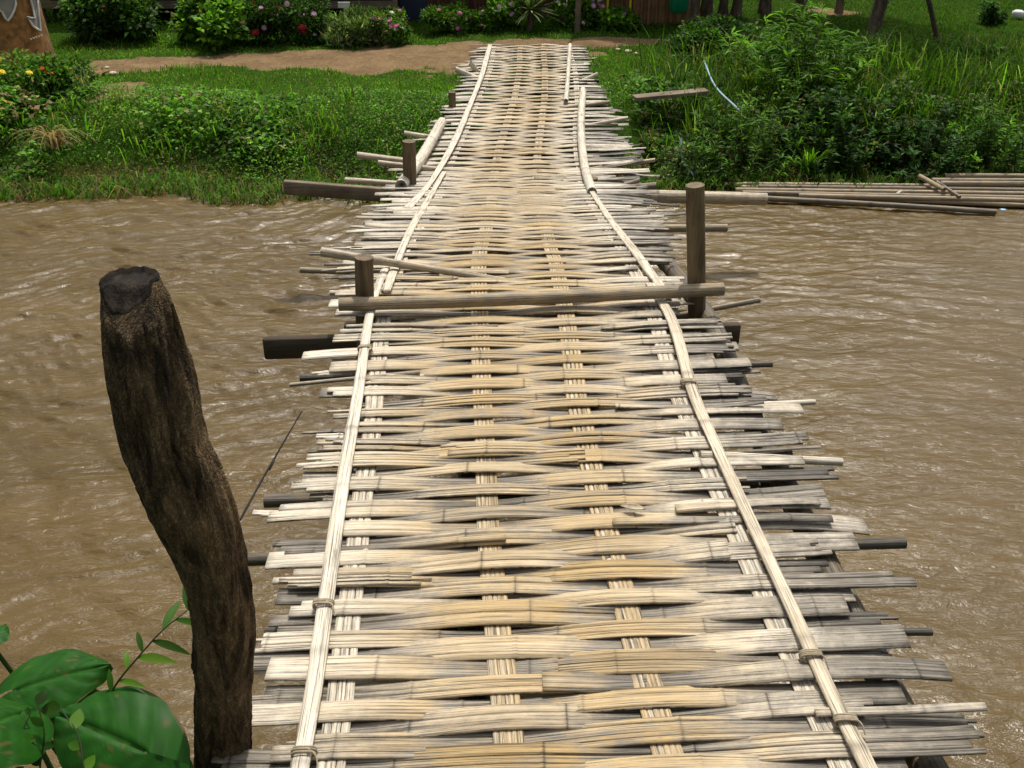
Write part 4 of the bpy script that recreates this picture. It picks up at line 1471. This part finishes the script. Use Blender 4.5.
def patch(mb, poly, lift):
    P = np.array([on_pillar(a, b, lift) for a, b in poly]); c = P.mean(0); c[1] -= .012
    n = len(P); V = np.vstack([P, c])
    mb.add(V, None, [(q, (q + 1) % n, n) for q in range(n)])
def outline(mb, poly, lift, w=.012, closed=True):
    P = [on_pillar(a, b, lift) for a, b in poly]
    if closed: P.append(P[0])
    tube(mb, np.array(P), w, 6)
sh1 = [(-2, -6), (15, -6), (16, 4), (14, 11), (11, 17), (8, 21), (5, 18), (2, 12), (-2, 9)]
sh2 = [(29, -6), (38, -6), (38, 4), (39, 14), (40, 22), (41, 31), (37, 29), (33, 26), (30, 21), (27, 17), (32, 18), (35, 18), (33, 8)]
mb = MB(); patch(mb, sh1, .035); patch(mb, sh2, .035); mb.build('painted_shape', M['grey_paint'], pil)
mb = MB(); outline(mb, sh1, .04); outline(mb, sh2, .04)
for q in range(5):
    p = on_pillar(31 + q * 2.6, 39 - q * .9, .04); tube(mb, [p - [.008, 0, 0], p + [.008, 0, 0]], .010, 6)
mb.build('painted_outline', M['white_paint'], pil)

# dwellings behind the garden
def house(name, label, x0, x1, y0, depth, wall_h, wallmat, base_z=.40, floor=None, doors=(), windows=(), rb=.2):
    h = thing(name, label, 'house', ((x0 + x1) / 2, y0, base_z))
    fz = base_z if floor is None else floor
    wx, wd = x1 - x0, depth
    for (nm, c, s_) in (('front', ((x0 + x1) / 2, y0, fz + wall_h / 2), (wx, .05, wall_h)), ('back', ((x0 + x1) / 2, y0 + wd, fz + wall_h / 2), (wx, .05, wall_h)),
                        ('left', (x0, y0 + wd / 2, fz + wall_h / 2), (.05, wd - .06, wall_h)), ('right', (x1, y0 + wd / 2, fz + wall_h / 2), (.05, wd - .06, wall_h))):
        mb = MB(); box(mb, c, s_)
        if nm == 'front':
            for q in range(int(wx / .10)):
                xq = x0 + .05 + q * .10
                skip = any(d0 - .05 < xq < d1 + .05 for (d0, d1, _) in doors)
                if not skip: tube(mb, np.array([(xq, y0 - .03, fz), (xq + random.gauss(0, .01), y0 - .03, fz + wall_h)]), .022 + random.random() * .012, 6)
        mb.build('wall', M[wallmat], h, smooth=False)
    if floor is not None:
        mb = MB(); box(mb, ((x0 + x1) / 2, y0 + wd / 2 - .25, fz - .05), (wx + .3, wd + .7, .07)); mb.build('floor_deck', M['grey_wood'], h, smooth=False)
        mb = MB(); box(mb, ((x0 + x1) / 2, y0 - .56, fz - .16), (wx + .3, .06, .10)); mb.build('floor_beam', M['grey_wood'], h, smooth=False)
        mb = MB(); box(mb, ((x0 + x1) / 2, y0 + .35, (fz - .1 + base_z) / 2), (wx, .04, fz - .1 - base_z + .1)); mb.build('underfloor_shade', M['dark'], h, smooth=False)  # near-black sheet painting in the shade beneath the raised floor
        for q in range(5):
            xq = x0 + wx * (q + .2) / 4.6
            mb = MB(); tube(mb, np.array([(xq, y0 - .5, base_z - .1), (xq, y0 - .5, fz - .21)]), .05, 10, bumpy=.05); mb.build('stilt', M['grey_wood'], h)
    # pitched thatch roof
    mb = MB()
    zt = fz + wall_h; ov = .22; rh = depth * .22
    for sgn in (-1, 1):
        ye = y0 + wd / 2 + sgn * (wd / 2 + ov); yr = y0 + wd / 2
        c = ((x0 + x1) / 2, (ye + yr) / 2, zt + rh / 2 - .05)
        ln = math.hypot(abs(ye - yr), rh + .1)
        P = np.array([(x0 - ov, ye, zt - .12), (x1 + ov, ye, zt - .12), (x1 + ov, yr, zt + rh), (x0 - ov, yr, zt + rh)])
        V = np.vstack([P, P + [0, 0, .12]])
        mb.add(V, [(0, 1, 2, 3), (7, 6, 5, 4), (0, 4, 5, 1), (1, 5, 6, 2), (2, 6, 7, 3), (3, 7, 4, 0)], None)
    mb.build('roof', M['thatch'], h, smooth=False)
    for (d0, d1, mt) in doors:
        mb = MB(); box(mb, ((d0 + d1) / 2, y0 - .035, fz + .95), (d1 - d0, .03, 1.9)); dr = mb.build('door', M[mt], h, smooth=False)
        mb = MB(); box(mb, (d0 + .06, y0 - .06, fz + .95), (.025, .04, .12)); mb.build('handle', M['grey_wood'], dr, smooth=False)
    return h


Yh = 14.3
xp = lambda px, y_=14.3, row=20: float(at(px, row, y=y_)[0])
house('stilt_house', 'raised wooden house with a low plank floor behind the left-hand shrubs', xp(30), xp(385), 14.75, 3.2, 1.55, 'grey_wood', .42, .86)
house('wooden_house', 'red-brown wooden house with a dark blue door behind the pink shrubs', xp(398), xp(586), 14.6, 3.0, 1.95, 'redwall', .42, None,
      ((xp(400, 14.5), xp(427, 14.5), 'blue'),))
house('bamboo_house', 'small house with a pale tan split-bamboo wall right of the path end', xp(600, 14.2), xp(694, 14.2), 14.2, 2.6, 1.9, 'wall', .42)
mb = MB(); c = at(620, -11, y=14.0); box(mb, c, (.42, .02, .20)); tube(mb, np.array([c + [-.15, .03, -.5], c + [-.15, .03, .1]]), .015, 6); tube(mb, np.array([c + [.15, .03, -.5], c + [.15, .03, .1]]), .015, 6)
sg_ = mb.build('sign_board', M['yellow'], None, tuple(c), False); tag(sg_, 'plain yellow board on the bamboo house wall', 'sign')
mb = MB(); c = at(668 + 10, 12, y=13.95)
lathe(mb, (c[0], c[1], c[2]), [(.09, 0), (.12, .02), (.14, .3), (.145, .42), (.12, .43)], 24)
tag(mb.build('green_bin', M['green'], None, tuple(c)), 'bright green plastic bin hanging on the bamboo house wall', 'bin')
# small white label board among shrubs
mb = MB(); c = at(344, 5, y=13.3); box(mb, c, (.15, .015, .07)); tube(mb, np.array([c - [0, -.015, .45], c - [0, -.015, 0]]), .010, 6)
tag(mb.build('plant_marker', M['white_paint'], None, tuple(c), False), 'tiny white marker board above the pale shrub', 'sign')
mb = MB()
c = at(1018, 14, z=.5); lathe(mb, (c[0], c[1], c[2] - .05), [(.05, 0), (.08, .02), (.08, .08), (.05, .10)], 16)
tag(mb.build('white_bucket', M['white_paint'], None, tuple(c)), 'small white bowl on the grass at the top right corner', 'bowl')
# pale stones beside path
for (px, row, s_, lb) in ((618, 50, .035, 'pale broken stone in the grass, leftmost of the row right of the bridge end'), (628, 52, .045, 'largest pale broken stone in the grass right of the bridge end'),
                      (636, 54, .03, 'small pale stone at the right end of the row in the grass'),
                      (107, 68, .03, 'small white stone on the dirt path near the marigolds'), (113, 74, .045, 'pale flat stone at the path edge near the marigolds')):
    c = at(px, row, z=.46)
    th = np.linspace(0, 2 * PI, 12, endpoint=False); mb = MB()
    pr = [(.3, -.3), (.8, -.1), (1, .15), (.85, .45), (.4, .6)]
    lathe(mb, (c[0], c[1], c[2]), [(a_ * s_, b_ * s_) for a_, b_ in pr], 12, .3)
    tag(mb.build('stone', M['stone'], None, tuple(c)), lb, 'stone')

# ------------------------------------------------------------------ raft of bamboo poles on the right
raft = thing('bamboo_raft', 'raft of long weathered bamboo poles moored along the right bank', 'raft', (4.2, 8.35, .03))
for q in range(15):
    yy_ = 8.64 - q * .026; up_ = (q % 3) * .012
    xa = 1.75 + random.uniform(0, .5) + (.3 if q > 12 else 0); xb = random.uniform(6.5, 8.8) if q % 3 else random.uniform(3.8, 5.6)
    c = random.choice([(.1, .35, .15), (.2, .25, .1), (.0, .55, .3), (.15, .45, .2), (.0, .7, .45)])
    pole((xa, yy_, .035 + up_), (xb, yy_ - .14 - q * .016 - .05 * random.random(), .03 + up_), random.uniform(.020, .027), c, 'pole', raft, .42, True, .006)
for (xa, xb, yy_, zz) in ((3.85, 8.6, 8.66, .11), (3.7, 8.8, 8.56, .10), (3.75, 7.4, 8.48, .10)):
    pole((xa, yy_, zz), (xb, yy_ - .10, zz), .026, (.1, .5, .3), 'pole', raft, .42, True, .006)
pole((3.60, 8.60, .13), (3.70, 8.26, .12), .022, (.2, .4, .2), 'lashing_pole', raft)
pole((3.70, 8.44, .13), (3.80, 8.16, .09), .015, (.1, .6, .4), 'lashing_pole', raft)
c = at(1003, 208, y=8.1)
mb = MB(); lathe(mb, (c[0], c[1], c[2] - .02), [(.015, -.0), (.03, .004), (.03, .010), (.012, .014)], 9, .4)
tag(mb.build('plastic_wrapper', M['litter'], None, tuple(c)), 'small pale blue scrap of plastic lying on the raft', 'litter')
c = at(901, 196, y=8.3)
mb = MB(); box(mb, (c[0], c[1], c[2]), (.06, .03, .10), .3, .5)
tag(mb.build('wood_chunk', M['stone'], None, tuple(c), False), 'small buff chunk of wood standing on the raft', 'wood')

# ------------------------------------------------------------------ near plants, bottom left
def heart_leaf(mb, base, tip, nrm, width, cupping=.10, wav=.02, seed=0, col=(.014, .078, .006)):
    """taro-like heart: base = leaf-stalk joint, tip = point"""
    base = np.asarray(base, float); tip = np.asarray(tip, float)
    ax = tip - base; ln = np.linalg.norm(ax); ax /= ln
    nrm = np.asarray(nrm, float); sd = np.cross(ax, nrm); sd /= np.linalg.norm(sd); up = np.cross(sd, ax)
    nu, nv = 40, 33
    u = np.linspace(0, 1, nu); v = np.linspace(-1, 1, nv)
    U_, V_ = np.meshgrid(u, v, indexing='ij')
    # half width profile along the midrib; lobes reach back behind the joint
    prof = np.sin(np.clip(U_ * .995 + .003, 0, 1) * PI) ** .55 * (1 - U_ * .62) * 1.22
    prof = prof * (1 - sstep(.9, 1, U_) * .3)
    back = -.34 * np.abs(V_) ** 1.3 * (1 - U_) ** 4
    x = (U_ + back) * ln
    y_ = V_ * prof * width / 2
    edge = np.abs(V_) ** 2
    z = -cupping * ln * (U_ ** 2) - .10 * width * edge + wav * width * np.sin(U_ * 17 + seed + V_ * 2) * edge
    z = z + .010 * width * np.abs(np.sin((U_ * 5.5 - np.abs(V_) * 2.0) * PI)) * (np.abs(V_) > .03)
    z = z - .035 * width * np.exp(-(V_ / .07) ** 2)
    W3 = base + x[..., None] * ax + y_[..., None] * sd + z[..., None] * up
    vein = np.exp(-(V_ / .045) ** 2) + .5 * np.exp(-((((U_ * 8.5 - np.abs(V_) * 3.0) % 1) - .5) / .07) ** 2) * (np.abs(V_) < .9)
    vein = np.clip(vein, 0, 1)[..., None]
    tone = (.55 + .9 * fbm(U_ * 9 + seed, V_ * 6, 7, 5))[..., None]
    c = np.array(col) * tone * (1 - vein * .5) + np.array([.05, .15, .025]) * vein * .5
    brown = (sstep(.93, 1, np.abs(V_)) * sstep(.45, .7, fbm(U_ * 7 + seed, V_ * 3, 17)) + sstep(.80, .84, fbm(U_ * 13 + seed, V_ * 10, 19, 2)) * .6)[..., None]
    c = c * (1 - np.clip(brown, 0, 1)) + np.array([.13, .09, .03]) * np.clip(brown, 0, 1)
    i = np.arange(nu - 1)[:, None] * nv; j = np.arange(nv - 1)[None, :]
    Q = np.stack([i + j, i + nv + j, i + nv + j + 1, i + j + 1], -1).reshape(-1, 4)
    mb.add(W3.reshape(-1, 3), Q, None, c.reshape(-1, 3))


ty = 1.30
taro = thing('taro_plant', 'taro plant with big heart-shaped leaves in the bottom left corner', 'plant', (-.72, 1.25, .75))
LV = [  # base px,row,y ; tip px,row,y ; width ; normal
    ((14, 690, 1.34), (107, 660, 1.38), .170, (-.05, -.22, .97)),
    ((22, 712, 1.22), (-70, 745, 1.05), .20, (.1, -.5, .85)),
    ((146, 752, 1.22), (42, 707, 1.30), .215, (.05, -.50, .86)),
    ((168, 790, 1.26), (66, 686, 1.34), .165, (.15, -.50, .86)),
    ((-12, 640, 1.40), (6, 622, 1.45), .06, (0, -.5, .8)),
]
for q, (b, t, w, nn) in enumerate(LV):
    mb = MB()
    B_0 = at(b[0], b[1], y=b[2]); T_0 = at(t[0], t[1], y=t[2])
    heart_leaf(mb, B_0, T_0, nn, w, .08, .02, q * 2.1)
    mb.build('leaf', M['big_leaf'], taro)
    mb = MB()
    P = resample([(-.72 + random.gauss(0, .04), 1.22 + random.gauss(0, .03), .70), (B_0[0] * .6 - .72 * .4, B_0[1], (B_0[2] + .8) / 2), B_0 - [0, 0, .002]], 18)
    tube(mb, P, np.linspace(.010, .004, 18), 8, (.04, .10, .02))
    C = np.tile([.05, .09, .025], (mb.n, 1)); mb.C = [C]
    mb.build('leaf_stalk', M['leaf'], taro)


def weed(label, pts, y0, y1, n, ln, pal, seed=1, pairs=True, asp=.25):
    W3 = [at(px, r, y=y0 + (y1 - y0) * k / (len(pts) - 1)) for k, (px, r) in enumerate(pts)]
    root = thing('weed', label, 'weed', tuple(W3[0] - [0, 0, .3]))
    P = resample([W3[0] - [0, -.0, .35]] + W3, 40)
    mb = MB(); tube(mb, P, np.linspace(.0035, .0012, 40), 6); mb.C = [np.tile([.045, .07, .03], (mb.n, 1))]
    mb.build('stem', M['leaf'], root)
    k = np.linspace(14, 39, n).astype(int)
    T_ = unit(np.gradient(P, axis=0))
    for q in range(n):
        tt = T_[k[q]]; sd = np.cross(tt, [0, -.6, .8]); sd /= np.linalg.norm(sd)
        ax = tt * random.uniform(.4, 1) + sd * (1 if q % 2 else -1) * random.uniform(.7, 1.1) + RNG.normal(0, .15, 3)
        ax /= np.linalg.norm(ax); l = ln * random.uniform(.65, 1.2)
        t = np.linspace(0, 1, 9)[:, None]
        C3 = P[k[q]] + ax * l * t - np.array([0, 0, 1]) * l * random.uniform(.1, .45) * t ** 2
        s2 = np.cross(ax, [random.gauss(0, .3), -.6, .8]); s2 /= np.linalg.norm(s2)
        pf = np.sin(np.clip(t[:, 0] * .97 + .03, 0, 1) * PI) ** .8 * (1 - .45 * t[:, 0]) * asp * l * .75
        V = np.empty((27, 3)); V[0::3] = C3 + s2 * pf[:, None]; V[1::3] = C3 - np.array([0, 0, 1]) * pf[:, None] * .25; V[2::3] = C3 - s2 * pf[:, None]
        Q = [(3 * a + b, 3 * a + b + 1, 3 * a + b + 4, 3 * a + b + 3) for a in range(8) for b in (0, 1)]
        mb = MB(); mb.add(V, Q, None, pick_cols(1, pal, .15)[0])
        mb.build('leaf', M['leaf'], root)
    return root


weed('slender weed with narrow paired leaves between the taro and the stump', [(115, 686), (140, 655), (165, 628), (188, 610)], 1.34, 1.42, 15, .075, 'mid', asp=.17)
weed('thin wiry weed at the very bottom left below the taro leaves', [(12, 768), (20, 735), (30, 715)], 1.15, 1.2, 9, .03, 'mid', asp=.5)
weed('short seedy weed under the middle of the taro plant', [(40, 768), (44, 730), (38, 705)], 1.15, 1.2, 10, .03, 'dark', asp=.5)
weed('small weed stem just left of the stump foot', [(84, 768), (78, 735), (60, 708)], 1.12, 1.2, 9, .035, 'mid', asp=.5)

# ------------------------------------------------------------------ daylight
SUN_EL, SUN_AZ = R(65), R(12)
w = bpy.data.worlds.new('World'); scene.world = w; w.use_nodes = True
nt = w.node_tree
sky = nt.nodes.new('ShaderNodeTexSky'); sky.sky_type = 'NISHITA'; sky.sun_disc = False
sky.sun_elevation = SUN_EL; sky.sun_rotation = SUN_AZ; sky.air_density = 1.0; sky.dust_density = 6.0; sky.ozone_density = .6
hs = nt.nodes.new('ShaderNodeHueSaturation'); hs.inputs['Saturation'].default_value = .35
nt.links.new(sky.outputs[0], hs.inputs['Color'])
nt.links.new(hs.outputs[0], nt.nodes['Background'].inputs[0])
nt.nodes['Background'].inputs[1].default_value = .145
sd_ = bpy.data.lights.new('sun', 'SUN'); sd_.energy = 3.9; sd_.angle = R(1.2); sd_.color = (1.0, .945, .85)
so = bpy.data.objects.new('sun', sd_); COL.objects.link(so)
dirv = Vector((math.sin(SUN_AZ) * math.cos(SUN_EL), math.cos(SUN_AZ) * math.cos(SUN_EL), math.sin(SUN_EL)))
so.rotation_euler = dirv.to_track_quat('Z', 'Y').to_euler()
so.location = dirv * 30

scene.view_settings.view_transform = 'Standard'
scene.view_settings.look = 'None'
scene.view_settings.exposure = 0
scene.view_settings.gamma = 1
